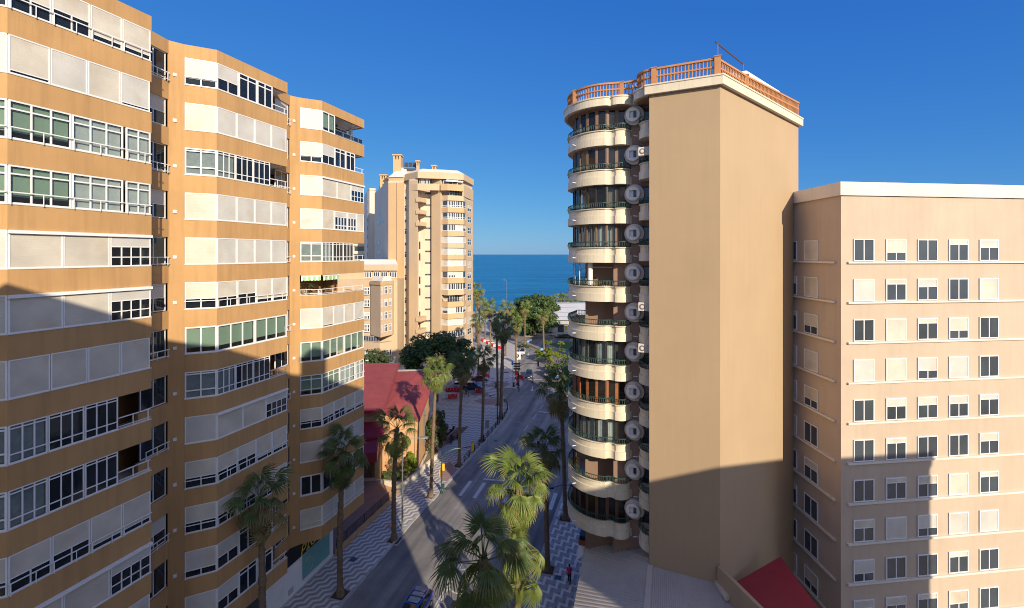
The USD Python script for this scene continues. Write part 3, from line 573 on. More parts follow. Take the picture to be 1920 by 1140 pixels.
for k in range(1, 5):      # further shop windows along the same front
    q = shopL - STREET * (10.4 * k - 1.5); part('shop_window', MB().seg(q, q + STREET * 6, 0, 6, .7, 3.0, .002, .03), 'panel_dark', ochre, world=True)
sign = thing('shop_sign', 'black shop fascia with yellow handwritten PIC lettering under the ochre block', 'sign', (*shopL, 3.0))
part('board', MB().seg(shopL, wtail, -.6, 6.0, 3.06, 4.75, .002, .09), 'black_panel', sign, world=True)
tm = meshkit.text_mesh('PIC', 0.85, 0.03, bold=False); v, f = np.array(tm.vertices), np.array(tm.faces)
vx = v[:, 0] + v[:, 1] * 0.18; P = np.array([*(shopL + STREET * 1.75 + ACROSS * 0.095), 3.14])
wv = P + np.outer(vx, [*STREET, 0.08]) + np.outer(v[:, 1], [0, 0, 1.0]) + np.outer(v[:, 2], [*ACROSS, 0])
part('lettering', (wv, f), 'yellow_letter', sign, world=True)
# loggia things: plants and a table on the open sixth floor balcony
zf = lv(6) - 1.83 - .75
tb = thing('balcony_table', 'small white table and chairs on the open balcony below the green awnings', 'table', (*(UB[3] + np.array([-1.0, .35])), zf))
part('tabletop', MB().box(-.35, .35, -.35, .35, .86, .9), 'white_frame', tb)
for a in (-1, 1):
    for c in (-1, 1): part('leg', MB().box(a * .3 - .02, a * .3 + .02, c * .3 - .02, c * .3 + .02, 0, .86), 'white_frame', tb)
    part('chair_back', MB().box(a * .62 - .02, a * .62 + .02, -.25, .25, .3, 1.15), 'white_frame', tb)

# ------------------------------------------------------------------ raised terrace with iron railing
t0, t1 = np.array([-18.2, 47.0]), np.array([-15.3, 56.4])
terr = thing('terrace', 'raised red tiled terrace with orange retaining wall beside the ochre block', 'terrace', (-18, 50, 0), kind='structure')
tp = Polygon([t0, t1, (-15.9, 58.4), (-18.2, 61.2), (-27, 61.0), (-27, 49)])
part('floor', MB().poly(tp.buffer(-.01), 0, .62), 'terrace_tile', terr, world=True)
part('retaining_wall', MB().seg(t0, t1, 0, np.linalg.norm(t1 - t0), 0, .72, 0.004, .28), 'brick_peach', terr, world=True)
part('ramp', MB().add([[*t1, KH + .01], [-14.6, 59.6, KH + .01], [-18.2, 61.1, .63], [-16.2, 57.6, .63], [-15.4, 56.5, .63]], [[0, 1, 2], [0, 2, 3], [0, 3, 4]]), 'brick_peach', terr, world=True)
rl = thing('iron_railing', 'black iron railing along the terrace edge below the ochre block', 'railing', (*t0, 0.7))
railing(rl, [t0 + ACROSS * .14, t1 + ACROSS * .14], .72, 1.0, 'iron_black', r=.03, step=.12, posts=1.6, name='bars')

# ------------------------------------------------------------------ the hall with the red roof
hall = thing('red_roof_hall', 'peach brick hall with sloping dark red roofs behind the palms', 'building', (-15, 66, 0))
a, b_, c, d, e = np.array([[-18.0, 63.6, 9.1], [-13.1, 64.8, 7.6], [-13.1, 74.0, 9.3], [-15.9, 80.0, 10.6], [-20.4, 80.0, 10.5]])
def skin(pts, th, tri=None):
    p = np.asarray(pts, float); n = len(p); lo = p - [0, 0, th]; f = []
    for i in range(1, n - 1): f += [[0, i, i + 1], [n, n + i + 1, n + i]]
    for i in range(n): j = (i + 1) % n; f += [[i, n + i, n + j], [i, n + j, j]]
    return MB().add(np.vstack([p, lo]), f)
part('roof', skin([a + [-.3, -.3, 0], b_ + [.05, -.3, 0], c + [.05, 0, 0], d, e], .22), 'roof_red', hall, world=True)
g_ = [np.array([-28.5, 62.6, 9.5]), np.array([-17.75, 63.2, 9.55]), np.array([-20.3, 82.0, 11.5]), np.array([-28.5, 82.0, 11.4])]
part('roof', skin([p + [0, -.5, .06] for p in g_[:2]] + g_[2:], .3), 'roof_red', hall, world=True, label='upper red roof slope beside the ochre block')
part('fascia', skin([g_[0] + [0, -.62, .1], g_[1] + [.03, -.62, .1], g_[1] + [.03, -.5, .1], g_[0] + [0, -.5, .1]], .45), 'fascia_red', hall, world=True)
part('gable_fascia', skin([g_[1] + [.02, -.5, .1], g_[1] + [.14, -.5, .1], g_[2] + [.14, 0, .1], g_[2] + [.02, 0, .1]], .4), 'roof_red', hall, world=True)
def wallprism(pl, parent, nm, m):     # vertical wall under a list of (x, y, top)
    mb = MB()
    for p, q in zip(pl[:-1], pl[1:]): mb.add([[p[0], p[1], 0], [q[0], q[1], 0], [q[0], q[1], q[2]], [p[0], p[1], p[2]]], [[0, 1, 2, 3]])
    return part(nm, mb, m, parent, world=True)
wallprism([(-28, 63.2, 9.2), (-18.2, 63.9, 9.2), (-18.0, 63.9, 8.9), (-13.35, 64.9, 7.45), (-13.35, 74, 9.1), (-15.9, 79.8, 10.3), (-28, 80, 10.4)], hall, 'wall', 'brick_peach')
part('pilaster', MB().box(-13.75, -13.28, 64.55, 65.2, 0, 7.35), 'brick_peach', hall, world=True)
part('coping', skin([d + [0, 0, .12], e + [0, 0, .12], e + [0, .8, .12], d + [0, .8, .12]], .4), 'concrete', hall, world=True)
part('canopy', skin([(-19.3, 59.9, 7.0), (-17.1, 60.9, 7.0), (-18.0, 63.7, 7.75), (-20.5, 63.2, 7.75)], .35), 'canopy_red', hall, world=True)
cp = [(-21.5, 57.6, 5.6), (-17.35, 58.6, 5.6), (-18.2, 62.5, 7.4), (-22, 61.6, 7.4)]
part('porch_canopy', skin(cp, .2), 'canopy_red', hall, world=True, label='dark red porch canopy over the hall entrance')
part('porch_fascia', MB().seg((-21.5, 57.6), (-17.35, 58.6), 0, 4.27, 4.4, 5.55, 0, .1), 'canopy_red', hall, world=True)
part('porch_side', MB().add([[-17.3, 58.6, 4.4], [-18.2, 62.5, 4.4], [-18.2, 62.5, 7.35], [-17.3, 58.6, 5.6]], [[0, 1, 2, 3]]), 'fascia_red', hall, world=True)
part('porch_wall', MB().box(-21.5, -18.4, 62.2, 62.5, .6, 5.2), 'ochre_inner', hall, world=True)
part('porch_pier', MB().box(-18.5, -17.7, 61.6, 62.4, .6, 4.4), 'brick_peach', hall, world=True)
part('door', MB().box(-20.4, -19.1, 62.1, 62.19, .62, 2.9), 'wood_brown', hall, world=True)
part('downpipe', MB().tube([(-13.2, 69.0, 8.3), (-13.2, 69.0, 2.2)], .06), 'pole_grey', hall, world=True)
part('cable_bar', MB().tube([(-13.12, 68.5, 6.9), (-13.12, 69.6, 6.4)], .05), 'pole_grey', hall, world=True)
plant = thing('planter', 'low cream planter wall in front of the hall, filled with shrubs', 'planter', (-14, 63, 0), kind='structure')
pp = Polygon([(-18.3, 61.3), (-14.3, 60.2), (-10.9, 70.2), (-12.0, 72.6), (-13.2, 72.4), (-13.2, 64.6), (-18.3, 63.6)])
part('edging', MB().poly(pp.difference(pp.buffer(-.3)), 0, .78), 'cream_wall', plant, world=True)
part('soil', MB().poly(pp.buffer(-.29), 0, .60), 'planter_soil', plant, world=True)
st = thing('steps', 'dark edged steps going up from the plaza beside the flowering shrub', 'steps', (-10.6, 77, 0), kind='structure')
for k in range(5):
    q = np.array([-11.2 + k * .5, 72.8 + k * 1.0])
    part('step', MB().seg(q, q + STREET * 7.5, 0, 7.0 - k * .5, KH, KH + .13 * (5 - k) , -.46, 0), 'paving_red', st, world=True)
    part('nosing', MB().seg(q, q + STREET * 7.5, 0, 7.0 - k * .5, KH + .13 * (5 - k) + .003, KH + .13 * (5 - k) + .02, -.12, 0.01), 'iron_black', st, world=True)
# ------------------------------------------------------------------ the brown tower with cream balconies on the right
RZ = math.degrees(math.atan2(-0.42, 0.907)); RO = (9.76, 32.5, 0)
tower = thing('balcony_tower', 'brown apartment tower with rounded cream balconies and a blank beige flank, right of the street', 'building', RO, RZ)
arcp = lambda cx, cy, r, a0, a1, n: [(cx + r * math.cos(math.radians(a)), cy + r * math.sin(math.radians(a))) for a in np.linspace(a0, a1, n)]
CX, CY = -4.0, 4.3
bal_pg = Point(CX, CY).buffer(3.25, quad_segs=20).union(Point(-2.55, 2.08).buffer(0.86, quad_segs=12)).union(sbox(-3.4, 2.0, -1.72, 5)).difference(Point(-3.0, 0.98).buffer(.40))
bal_pg = bal_pg.union(sbox(-7.25, 4.3, -3.6, 6.5)).buffer(.07).buffer(-.14).buffer(.07)
small_pg = Point(0.35, 1.55).buffer(1.30, quad_segs=14).intersection(sbox(-1.2, 0, -0.004, 2.1)).union(sbox(-.9, 1.5, -0.004, 2.1))
FX, FY = 4.6 + .414 * 15, .91 * 15
wallx = [(-5.6, 3.35), (-3.2, 3.35), (-3.0, 2.12), (-0.004, 2.1), (0, 2.1), (0, 0), (4.6, 0), (FX, FY), (FX - 3, FY + 1.5), (-5.0, 14.0), (-5.6, 9)]
body_pg = Polygon(wallx)
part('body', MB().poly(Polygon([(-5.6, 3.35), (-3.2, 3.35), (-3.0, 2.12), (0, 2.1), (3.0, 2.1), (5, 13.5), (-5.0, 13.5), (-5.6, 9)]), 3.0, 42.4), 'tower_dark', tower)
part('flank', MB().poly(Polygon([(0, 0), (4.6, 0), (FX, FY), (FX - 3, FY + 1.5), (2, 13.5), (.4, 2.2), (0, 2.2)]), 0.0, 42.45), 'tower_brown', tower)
part('flank_joint', MB().box(-.006, .05, -.012, 0.02, 8.6, 42.4), 'tower_dark', tower)
ZP = [40.54 - 3.0 * k for k in range(11)]
def ring(pg, inset, th): return pg.buffer(-inset).difference(pg.buffer(-inset - th))
cut_big = sbox(-9, -2, 0, 7.6); 
def fan_rail(parent, pg, z, h, step, m):
    mb = MB(); ln = LineString(np.array(pg.buffer(-.10).exterior.coords)); L = ln.length
    pts = []
    for s in np.arange(0, L, step):
        p = ln.interpolate(s); q = ln.interpolate(min(s + .02, L)); pts.append((p.x, p.y, q.x - p.x, q.y - p.y))
    top = []
    for (x, y, dx, dy) in pts:
        if y > 7.0 or (x > -.02): 
            if len(top) > 1: mb.tube(np.array(top), .036, 5); mb.tube(np.array(top) - [0, 0, h * .80], .022, 4)
            top = []; continue
        n = np.array([dy, -dx]); n /= np.linalg.norm(n) + 1e-9
        if not pg.buffer(.2).contains(Point(x + n[0] * .1, y + n[1] * .1)) or pg.buffer(-.1).contains(Point(x + n[0] * .05, y + n[1] * .05)): n = -n
        top.append([x + n[0] * .06, y + n[1] * .06, z + h])
        mb.tube([[x, y, z], [x + n[0] * .13, y + n[1] * .13, z + h * .35], [x + n[0] * .06, y + n[1] * .06, z + h]], .020, 4)
    if len(top) > 1: mb.tube(np.array(top), .036, 5); mb.tube(np.array(top) - [0, 0, h * .80], .022, 4)
    return part('railing', mb, m, parent)
def balcony(pg, Z, small=False):
    b = part('balcony', MB().poly(pg, Z - 1.18, Z - 1.02), 'cream_stone', tower)
    part('lower_parapet', MB().poly(ring(pg, 0, .22), Z - 1.02, Z - .57), 'cream_stone', b)
    part('upper_parapet', MB().poly(ring(pg, .09, .12), Z - .57, Z - .06), 'cream_stone', b)
    part('parapet_cap', MB().poly(ring(pg, .0, .18), Z - .06, Z), 'cream_stone', b)
    fan_rail(b, pg, Z, .42, .15, 'iron_green')
    sp = MB().tube([(CX - 1.9, CY - 2.55, Z - .83), (CX - 2.12, CY - 2.85, Z - .80)], .035, 5) if not small else MB().tube([(-1.02, 1.35, Z - .83), (-1.32, 1.2, Z - .80)], .03, 5)
    part('drain_spout', sp, 'white_frame', b)
    return b
GL = arcp(CX, CY, 2.80, 180, 282, 7)                              # line of the glazing behind the big balconies
GL = [(-6.78, 5.6)] + GL + [(-2.75, 1.88), (-2.02, 2.08)]
def glazing(k, Zb, Zt, frame, pane, post, back, fr=.07, skip=0, sub=1):
    for i in range(skip, len(GL) - 1):
        p, q = np.array(GL[i]), np.array(GL[i + 1]); L = np.linalg.norm(q - p); n = np.array([q[1] - p[1], -(q[0] - p[0])]) / L
        mb = MB(); mb.seg(p, q, 0, post, Zb, Zt, -.10, .03).seg(p, q, L - fr, L, Zb, Zt, -.07, .01).seg(p, q, post, L - fr, Zt - .14, Zt, -.07, .012).seg(p, q, post, L - fr, Zb, Zb + .1, -.07, .012)
        for s in range(1, sub): mb.seg(p, q, post + (L - post) * s / sub - .02, post + (L - post) * s / sub + .02, Zb + .1, Zt - .14, -.06, .005)
        w = part('glazing_bay', mb, frame, tower)
        part('pane', MB().seg(p, q, post + .005, L - fr - .005, Zb + .1, Zt - .14, -.045, -.03), pane, w)
        if back and (back[i % len(back)]):
            bb = MB(); nn = 7
            for s in range(nn):                       # curtain folds
                a_, c_ = post + (L - fr - post) * s / nn, post + (L - fr - post) * (s + 1) / nn
                bb.seg(p, q, a_, c_, Zb + .05, Zt - .1, -.30 - .035 * (s % 2), -.27 - .035 * (s % 2))
            part('curtain', bb, back[i % len(back)], w)  # curtains, but room_dark sheets put unlit room shade into the colour
for k, Z in enumerate(ZP):
    balcony(bal_pg, Z); balcony(small_pg, Z + .15, True)
    Zt = Z + 3.0 - 1.18 if k else 42.3; Zb = Z - 1.02
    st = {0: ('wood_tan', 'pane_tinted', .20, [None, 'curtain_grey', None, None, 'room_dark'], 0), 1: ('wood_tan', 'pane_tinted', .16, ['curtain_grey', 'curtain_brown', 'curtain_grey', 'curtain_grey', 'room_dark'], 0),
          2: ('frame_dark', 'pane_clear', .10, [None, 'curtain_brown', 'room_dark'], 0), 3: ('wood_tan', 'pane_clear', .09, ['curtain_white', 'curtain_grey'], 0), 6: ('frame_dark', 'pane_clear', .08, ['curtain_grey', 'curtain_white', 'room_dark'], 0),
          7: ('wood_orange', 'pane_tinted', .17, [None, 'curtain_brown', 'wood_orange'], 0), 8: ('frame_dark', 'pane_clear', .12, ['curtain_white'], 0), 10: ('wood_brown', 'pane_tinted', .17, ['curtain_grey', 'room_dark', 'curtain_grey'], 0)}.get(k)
    if st: glazing(k, Zb, Zt, st[0], st[1], st[2], st[3], sub=2 if k in (3,) else 1)
    elif k == 4:      # corner left open but for two clear sheets and a white pillar
        for i in (2, 3, 4):
            p, q = np.array(GL[i]), np.array(GL[i + 1]); L = np.linalg.norm(q - p)
            w = part('glass_screen', MB().seg(p, q, 0, .06, Zb, Zt, -.05, .02).seg(p, q, .06, L, Zt - .06, Zt, -.04, .01), 'white_frame', tower); part('pane', MB().seg(p, q, .065, L - .005, Zb, Zt - .065, -.03, -.02), 'pane_clear', w)
        p = np.array(GL[5]); part('pillar', MB().cyl((p[0] + .25, p[1] + .2, Zb), .2, Zt - Zb), 'white_paint', tower)
        part('awning_rail', MB().box(-5.3, -3.3, 3.2, 3.3, Zt - .45, Zt - .37), 'white_frame', tower)
        part('folded_screen', MB().add([[-3.3, 2.75, Zb + .9], [-2.55, 2.45, Zb + 2.2], [-2.5, 2.5, Zb + 2.2], [-3.25, 2.8, Zb + .9], [-3.0, 2.45, Zb + .9], [-2.4, 2.3, Zb + 2.15]], [[0, 1, 2], [0, 2, 3], [0, 4, 5], [0, 5, 1]]), 'white_paint', tower)
    elif k == 9:
        p, q = np.array((-5.55, 3.3)), np.array((-4.4, 3.3))
        for i in (1, 2, 3):
            p, q = np.array(GL[i]), np.array(GL[i + 1]); L = np.linalg.norm(q - p)
            w = part('glass_screen', MB().seg(p, q, 0, .05, Zb, Zt, -.05, .02), 'frame_dark', tower); part('pane', MB().seg(p, q, .06, L, Zb, Zt, -.03, -.02), 'pane_tinted', w)
    # window and porthole beside the balcony
    ph = part('porthole', MB().cyl((-1.36, 2.1, Z + 1.04), .74, -.26, 28, 'y'), 'porthole_shaded', tower)
    inner = Point(0, 0).buffer(.52, quad_segs=10).difference(sbox(-.27, -.27, .27, .27))
    m_ = trimesh.creation.extrude_polygon(inner, .24, engine='earcut'); v = np.array(m_.vertices); v = np.stack([v[:, 0] - 1.42, 1.84 - v[:, 2], v[:, 1] + Z + 1.06], 1)
    part('frame', (v, np.array(m_.faces)[:, ::-1]), 'porthole_ring', ph)
    part('pane', MB().box(-1.70, -1.14, 1.80, 1.832, Z + .78, Z + 1.34), 'pane_far', ph)
    part('glazing_bar', MB().box(-1.70, -1.42, 1.77, 1.799, Z + .78, Z + 1.34), 'white_frame', ph)
    # tall dark window behind the small balcony
    w = part('balcony_window', MB().box(-.78, -.70, 2.03, 2.11, Z - 1.0, Z + 1.6).box(-.05, -.01, 2.03, 2.11, Z - 1.0, Z + 1.6).box(-.70, -.05, 2.03, 2.11, Z + 1.52, Z + 1.6), 'wood_tan' if k < 2 else 'frame_dark', tower)
    part('pane', MB().box(-.69, -.06, 2.05, 2.09, Z - 1.0, Z + 1.51), 'pane_far', w)
for k, dz in ((1, 0.62), (5, -1.62), (4, -1.62)):
    Z = ZP[k] + dz
    u_ = part('air_conditioner', MB().box(-.80, -.02, .30, .62, Z, Z + .60), 'porthole_shaded', tower)
    part('fan_grille', MB().cyl((-.52, .312, Z + .30), .21, -.03, 18, 'y'), 'grille_grey', u_)
    part('fan_hub', MB().cyl((-.52, .285, Z + .30), .12, -.02, 12, 'y'), 'porthole_shaded', u_)
# cornice and terracotta balustrade on the roof
roof_pg = bal_pg.union(body_pg).union(sbox(-3.6, 2.0, 4, 8)).union(Polygon([(0, 0), (4.6, 0), (FX, FY), (FX - 3, FY + 1.5), (2, 13.5), (.4, 2.2), (0, 2.2)])).union(Point(.15, 1.35).buffer(1.15))
corn = roof_pg.buffer(.30, join_style='mitre').buffer(-.05).buffer(.05)
part('cornice', MB().poly(corn, 42.32, 42.98), 'cream_stone', tower)
part('cornice_bead', MB().poly(corn.buffer(.05, join_style='mitre'), 42.90, 43.0), 'cream_stone', tower)
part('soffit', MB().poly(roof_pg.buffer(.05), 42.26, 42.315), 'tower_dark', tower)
def balustrade(line, z, h, name='balustrade'):
    pts = np.asarray(line, float); ln = LineString(pts); L = ln.length
    b = part(name, MB().poly(ln.buffer(.10, cap_style='flat'), z, z + .10), 'terracotta', tower)
    part('mid_rail', MB().poly(ln.buffer(.085, cap_style='flat'), z + h * .48, z + h * .48 + .09), 'terracotta', b)
    part('top_rail', MB().poly(ln.buffer(.11, cap_style='flat'), z + h - .13, z + h), 'terracotta', b)
    n = max(2, int(round(L / .24)))
    for (za, zb_) in ((z + .10, z + h * .48), (z + h * .48 + .09, z + h - .13)):
        mb = MB()
        for i in range(n + 1):
            p = ln.interpolate(i * L / n); hh = zb_ - za
            mb.tube([(p.x, p.y, za), (p.x, p.y, za + hh * .25), (p.x, p.y, za + hh * .75), (p.x, p.y, zb_)], [.062, .045, .045, .085], 6)
        part('balusters', mb, 'terracotta', b)
    return b
def pier(x, y, z, h, s=.17): part('balustrade_pier', MB().box(x - s, x + s, y - s, y + s, z, z + h).box(x - s - .04, x + s + .04, y - s - .04, y + s + .04, z + h - .06, z + h), 'terracotta', tower)
zr = 43.0
big = arcp(CX, CY, 3.2, 170, 282, 30); s1 = big[:17]; s2 = big[16:] + [(-2.2, 1.45)]
balustrade(s1, zr, 1.12); balustrade(s2, zr, 1.12); pier(*big[16], zr, 1.14); pier(-2.2, 1.45, zr, 1.14, .13)
balustrade([(-2.2, 1.5), (-0.95, 1.5)], zr, 1.12)
sm = arcp(.15, 1.30, 1.12, 185, 268, 12)
balustrade(sm, zr, 1.25); pier(sm[-1][0] + .2, .16, zr, 1.28); balustrade([(sm[-1][0] + .4, .15), (4.25, .15)], zr, 1.25); pier(4.45, .15, zr, 1.34, .20)
r1 = np.array([4.50, .4]); r2 = np.array([4.5 + .414 * 4.2, .4 + .91 * 4.2]); balustrade([r1, r2], zr, 1.25); pier(r2[0] + .07, r2[1] + .15, zr, 1.30)
balustrade([r2 + [.14, .3], [FX - .1, FY - .6]], zr, 1.25)
part('penthouse', MB().poly(Polygon([(4.0, 6.0), (6.4, 6.0), (8.9, 11.5), (1.5, 12.0), (1.5, 6.0)]).buffer(-.01), 43.0, 44.6), 'tower_brown', tower)
part('penthouse_slab', MB().poly(Polygon([(3.7, 5.6), (6.4, 5.6), (9.2, 11.8), (1.2, 12.3), (1.2, 5.6)]), 44.6, 45.05), 'white_paint', tower)
part('roof_chimney', MB().box(-4.2, -3.2, 6.4, 7.2, 43.0, 44.2), 'tower_dark', tower)
fr_ = thing('roof_frame', 'rusty iron frame leaning over the corner of the brown tower roof', 'frame', (*(np.array(RO[:2]) + np.array([4.45 * .907 + .15 * .42, -4.45 * .42 + .15 * .907])), 44.34), RZ)
part('post', MB().tube([(0, 0, 0), (0, 0, .85)], .035, 6), 'wood_brown', fr_); part('slanted_bar', MB().tube([(-.15, -.1, .98), (1.7, 3.2, .35)], .045, 6), 'wood_brown', fr_)
part('post', MB().tube([(1.66, 3.1, -.1), (1.66, 3.1, .37)], .035, 6), 'wood_brown', fr_)

# ------------------------------------------------------------------ low building with corrugated roof at the tower's foot
low = thing('low_building', 'low building with grey corrugated metal roof at the foot of the brown tower', 'building', (8, 31, 0))
E0, Ed = np.array([4.25, 31.6]), STREET
A_ = [np.array([*(E0 - Ed * 8), 6.5]), np.array([*(E0 + Ed * 8.3), 6.5])]                # eave along the street
hip0 = np.array([10.0, 33.1, 8.95]); hip1 = np.array([6.6, 24.4, 7.4])
def corrug(p00, p01, p10, p11, n, amp, parent, groups, m):
    """sheet between edge p00-p01 and edge p10-p11, ribs running across, laid in separate panels"""
    p00, p01, p10, p11 = map(lambda q: np.asarray(q, float), (p00, p01, p10, p11))
    for g in range(groups):
        us, prof = [], []
        for i in range(n // groups):
            u0 = (g + i / (n // groups)) / groups; du = 1 / n
            us += [u0, u0 + du * .30, u0 + du * .42, u0 + du * .88]; prof += [0, 0, 1, 1]
        us.append((g + 1) / groups - .0004); prof.append(0)
        us = np.array(us); prof = np.array(prof)[:, None] * [0, 0, amp]
        a = p00 + (p01 - p00) * us[:, None] + prof; b = p10 + (p11 - p10) * us[:, None] + prof
        k = len(us); v = np.vstack([a, b]); f = [[i, i + k, i + k + 1, i + 1] for i in range(k - 1)]
        part('roof_panel', MB().add(v, np.array(f)), m, parent, world=True)
top_far = np.array([8.2, 37.9, 8.5])
corrug(A_[0], A_[1], hip1, hip0 + [-.1, 0.05, 0], 45, .035, low, 15, 'sheet_metal')
part('roof_back', MB().add([A_[1], [9.5, 42, 8.5], [10.8, 36, 8.9], hip0], [[0, 3, 2], [0, 2, 1]]), 'sheet_metal', low, world=True)
hB = np.array([14.3, 30.9, 8.95]); hC = np.array([13.2, 22.0, 7.3])
corrug(hip1 + [.35, 0, .0], hC, hip0 + [.1, -.15, -.02], hB + [0, -.15, 0], 40, .04, low, 10, 'sheet_metal')
part('hip_flashing', skin([hip1 + [-.02, 0, .09], hip1 + [.42, 0, .09], hip0 + [.22, -.1, .09], hip0 + [-.12, 0, .09]], .04), 'sheet_metal', low, world=True)
part('gutter', MB().seg(A_[0], A_[1], 0, 16.3, 6.28, 6.50, 0.0, .16), 'sheet_metal', low, world=True)
corr = MB()
for i in range(90): corr.seg(A_[0], A_[1], i * .18, i * .18 + .10, 5.35, 6.27, -.07, -.03)
part('fascia_ribs', corr, 'sheet_metal_tan', low, world=True)
wp = Polygon([E0 - Ed * 8 + ACROSS * .45, E0 + Ed * 8.2 + ACROSS * .45, (14.5, 39), (17, 31), (14.5, 21)])
part('wall', MB().poly(wp, 0, 6.3), 'concrete', low, world=True)
for k in range(4): part('shop_opening', MB().seg(E0 - Ed * (6 - k * 3.6) + ACROSS * .45, E0 - Ed * (2.8 - k * 3.6) + ACROSS * .45, 0, 2.9, .2, 3.2, -.05 - .9, -.9 + .86), 'panel_dark', low, world=True) if False else None
part('end_coping', skin([(13.6, 31.2, 9.1), (14.2, 30.9, 9.1), (14.3, 29.5, 9.1), (13.7, 29.2, 9.1)], .3), 'cream_wall', low, world=True)
rt = thing('red_terrace', 'dark red roof terrace behind a brown wall at the bottom right', 'terrace', (15, 29, 0), kind='structure')
part('floor', MB().poly(Polygon([(13.35, 30.2), (13.2, 24), (19, 24), (20, 34)]), 8.0, 8.5), 'canopy_red', rt, world=True)
part('parapet', MB().seg((13.95, 30.55), (14.9, 26.5), 0, 4.2, 8.0, 10.2, 0, .25), 'tower_brown', rt, world=True)
# street awning box beside the low building
aw = thing('kiosk_awning', 'small shop canopy with an orange planter ledge and cream awning on the right pavement', 'awning', (4.9, 40.5, 0))
part('ledge', MB().seg((6.3, 41.9), (6.9, 43.8), 0, 1.95, 4.3, 4.75, -.2, .6), 'wood_orange', aw, world=True)
part('cloth', skin([(5.75, 41.1, 3.4), (6.3, 43.2, 3.4), (7.0, 43.0, 4.2), (6.5, 40.9, 4.2)], .05), 'coping_white', aw, world=True)
part('plants', MB().seg((6.35, 42.0), (6.85, 43.7), 0, 1.7, 4.76, 5.1, -.15, .5), 'iron_black', aw, world=True)

# ------------------------------------------------------------------ peach tower near the sea
def pt(px, d): return np.array([(px - 960) / F * d, d])
pt2 = thing('peach_tower', 'tall peach apartment tower with chimneys standing between the street and the sea', 'building', (-25, 132, 0))
W0, W1 = pt(728.5, 131.5), pt(757, 131.0); P1, P2 = pt(767.5, 128.6), pt(783.5, 127.2)
S1, S2 = pt(809.5, 130.2), pt(826.5, 128.6); B1, B2, B3 = pt(840, 128.3), pt(868, 130.5), pt(887, 140.5); Bm = pt(829, 129.2)
WL = pt(703, 157)
pl = [WL, W0, W1, pt(757.2, 132.4), pt(764, 132.2), P1, P2, pt(784.5, 130.4), pt(809, 131.6), S1, S2, Bm + [0.2, 1.0], B2 + [-.4, 1.2], B3 + [-.3, .4], (-15, 158), (-34, 165)]
part('body', MB().poly(Polygon(pl), 0, 52.2), 'peach_pale', pt2, world=True)
# piers and faces of stronger colour set 6 cm proud
for p, q, m in ((W0, W1, 'peach_deep'), (P1, P2, 'peach'), (S1, S2, 'peach')):
    L = np.linalg.norm(q - p); part('wall_face', MB().seg(p, q, 0, L, 0, 51.6, -.02, .10), m, pt2, world=True)
part('expansion_joint', MB().seg(W0, W1, 2.3, 2.42, 0, 51.6, .101, .115), 'room_dark', pt2, world=True)
part('left_flank', MB().seg(WL, W0, 0, np.linalg.norm(W0 - WL), 0, 52.0, -.02, .08), 'peach_pale', pt2, world=True)
rngT = random.Random(5)
FH = 3.33; zt0 = 49.5
capline = [pt(758.5, 131.5), pt(783.5, 126.6), pt(826, 128.0), pt(869, 130.0), pt(888, 140.5)]
part('top_parapet', MB().poly(strip(capline, -.05, 1.2), 52.2, 54.0), 'peach', pt2, world=True)
cin = LineString(capline).parallel_offset(2.2, 'left', join_style=2); cin = [np.array(c) for c in cin.coords]
if np.linalg.norm(cin[0] - capline[0]) > 6: cin = cin[::-1]
mb = MB()
for i in range(4): mb.add([[*capline[i], 54.0], [*capline[i + 1], 54.0], [*cin[i + 1], 55.2], [*cin[i], 55.2]], [[0, 1, 2, 3]])
mb.poly(Polygon([*[tuple(c) for c in cin], (-15.5, 157), (-34, 160)]), 54.9, 55.15)
part('coping_roof', mb, 'coping_white', pt2, world=True)
part('roof_block', MB().poly(Polygon([W0 + [.0, .3], W1 + [0, .2], W1 + [1, 12], W0 + [-6, 20]]), 52.0, 53.2), 'peach_deep', pt2, world=True)
mb = MB(); a4 = [W0 + [-.1, -.1], W1 + [.1, -.1], W1 + [.1, 3], W0 + [-.1, 3]]
mb.add([[*a4[0], 53.2], [*a4[1], 53.2], [*(W0 + [4.0, 2.6]), 55.6], [*(W0 + [1.6, 2.6]), 55.6]], [[0, 1, 2, 3]]).add([[*a4[0], 53.2], [*(W0 + [1.6, 2.6]), 55.6], [*a4[3], 53.2]], [[0, 1, 2]])
part('sloped_coping', mb, 'coping_white', pt2, world=True)
def chimney(x0, x1, d, z0, z1, m, parent, dep=2.4):
    a, b = pt(x0, d), pt(x1, d); L = np.linalg.norm(b - a)
    c = part('chimney', MB().seg(a, b, 0, L, z0, z1 - 1.5, -dep, 0).seg(a, b, 0, L * .25, z1 - 1.5, z1 - .4, -dep, 0).seg(a, b, L * .75, L, z1 - 1.5, z1 - .4, -dep, 0).seg(a, b, L * .4, L * .6, z1 - 1.5, z1 - .4, -dep, -.1), m, parent, world=True)
    part('chimney_cap', MB().seg(a, b, -.25, L + .25, z1 - .4, z1, -dep - .25, .25), m, c, world=True)
chimney(737, 751.5, 134, 53, 60.4, 'peach_deep', pt2); chimney(780.5, 786, 133, 54, 58.4, 'peach_deep', pt2, 1.0); chimney(810, 817.5, 136, 54, 57.6, 'peach_deep', pt2, 1.2)
part('roof_hut', MB().seg(pt(751, 135), pt(762, 135), 0, 1.7, 53, 56.6, -2, 0), 'white_paint', pt2, world=True)
part('roof_wall', MB().seg(pt(762, 136), pt(800, 136), 0, 6.0, 54, 56.4, -.4, 0), 'peach', pt2, world=True)
sl = part('solar_frame', MB().seg(pt(757, 134.5), pt(780, 134.5), 0, 3.6, 56.5, 56.7, -1, 0), 'pole_grey', pt2, world=True)
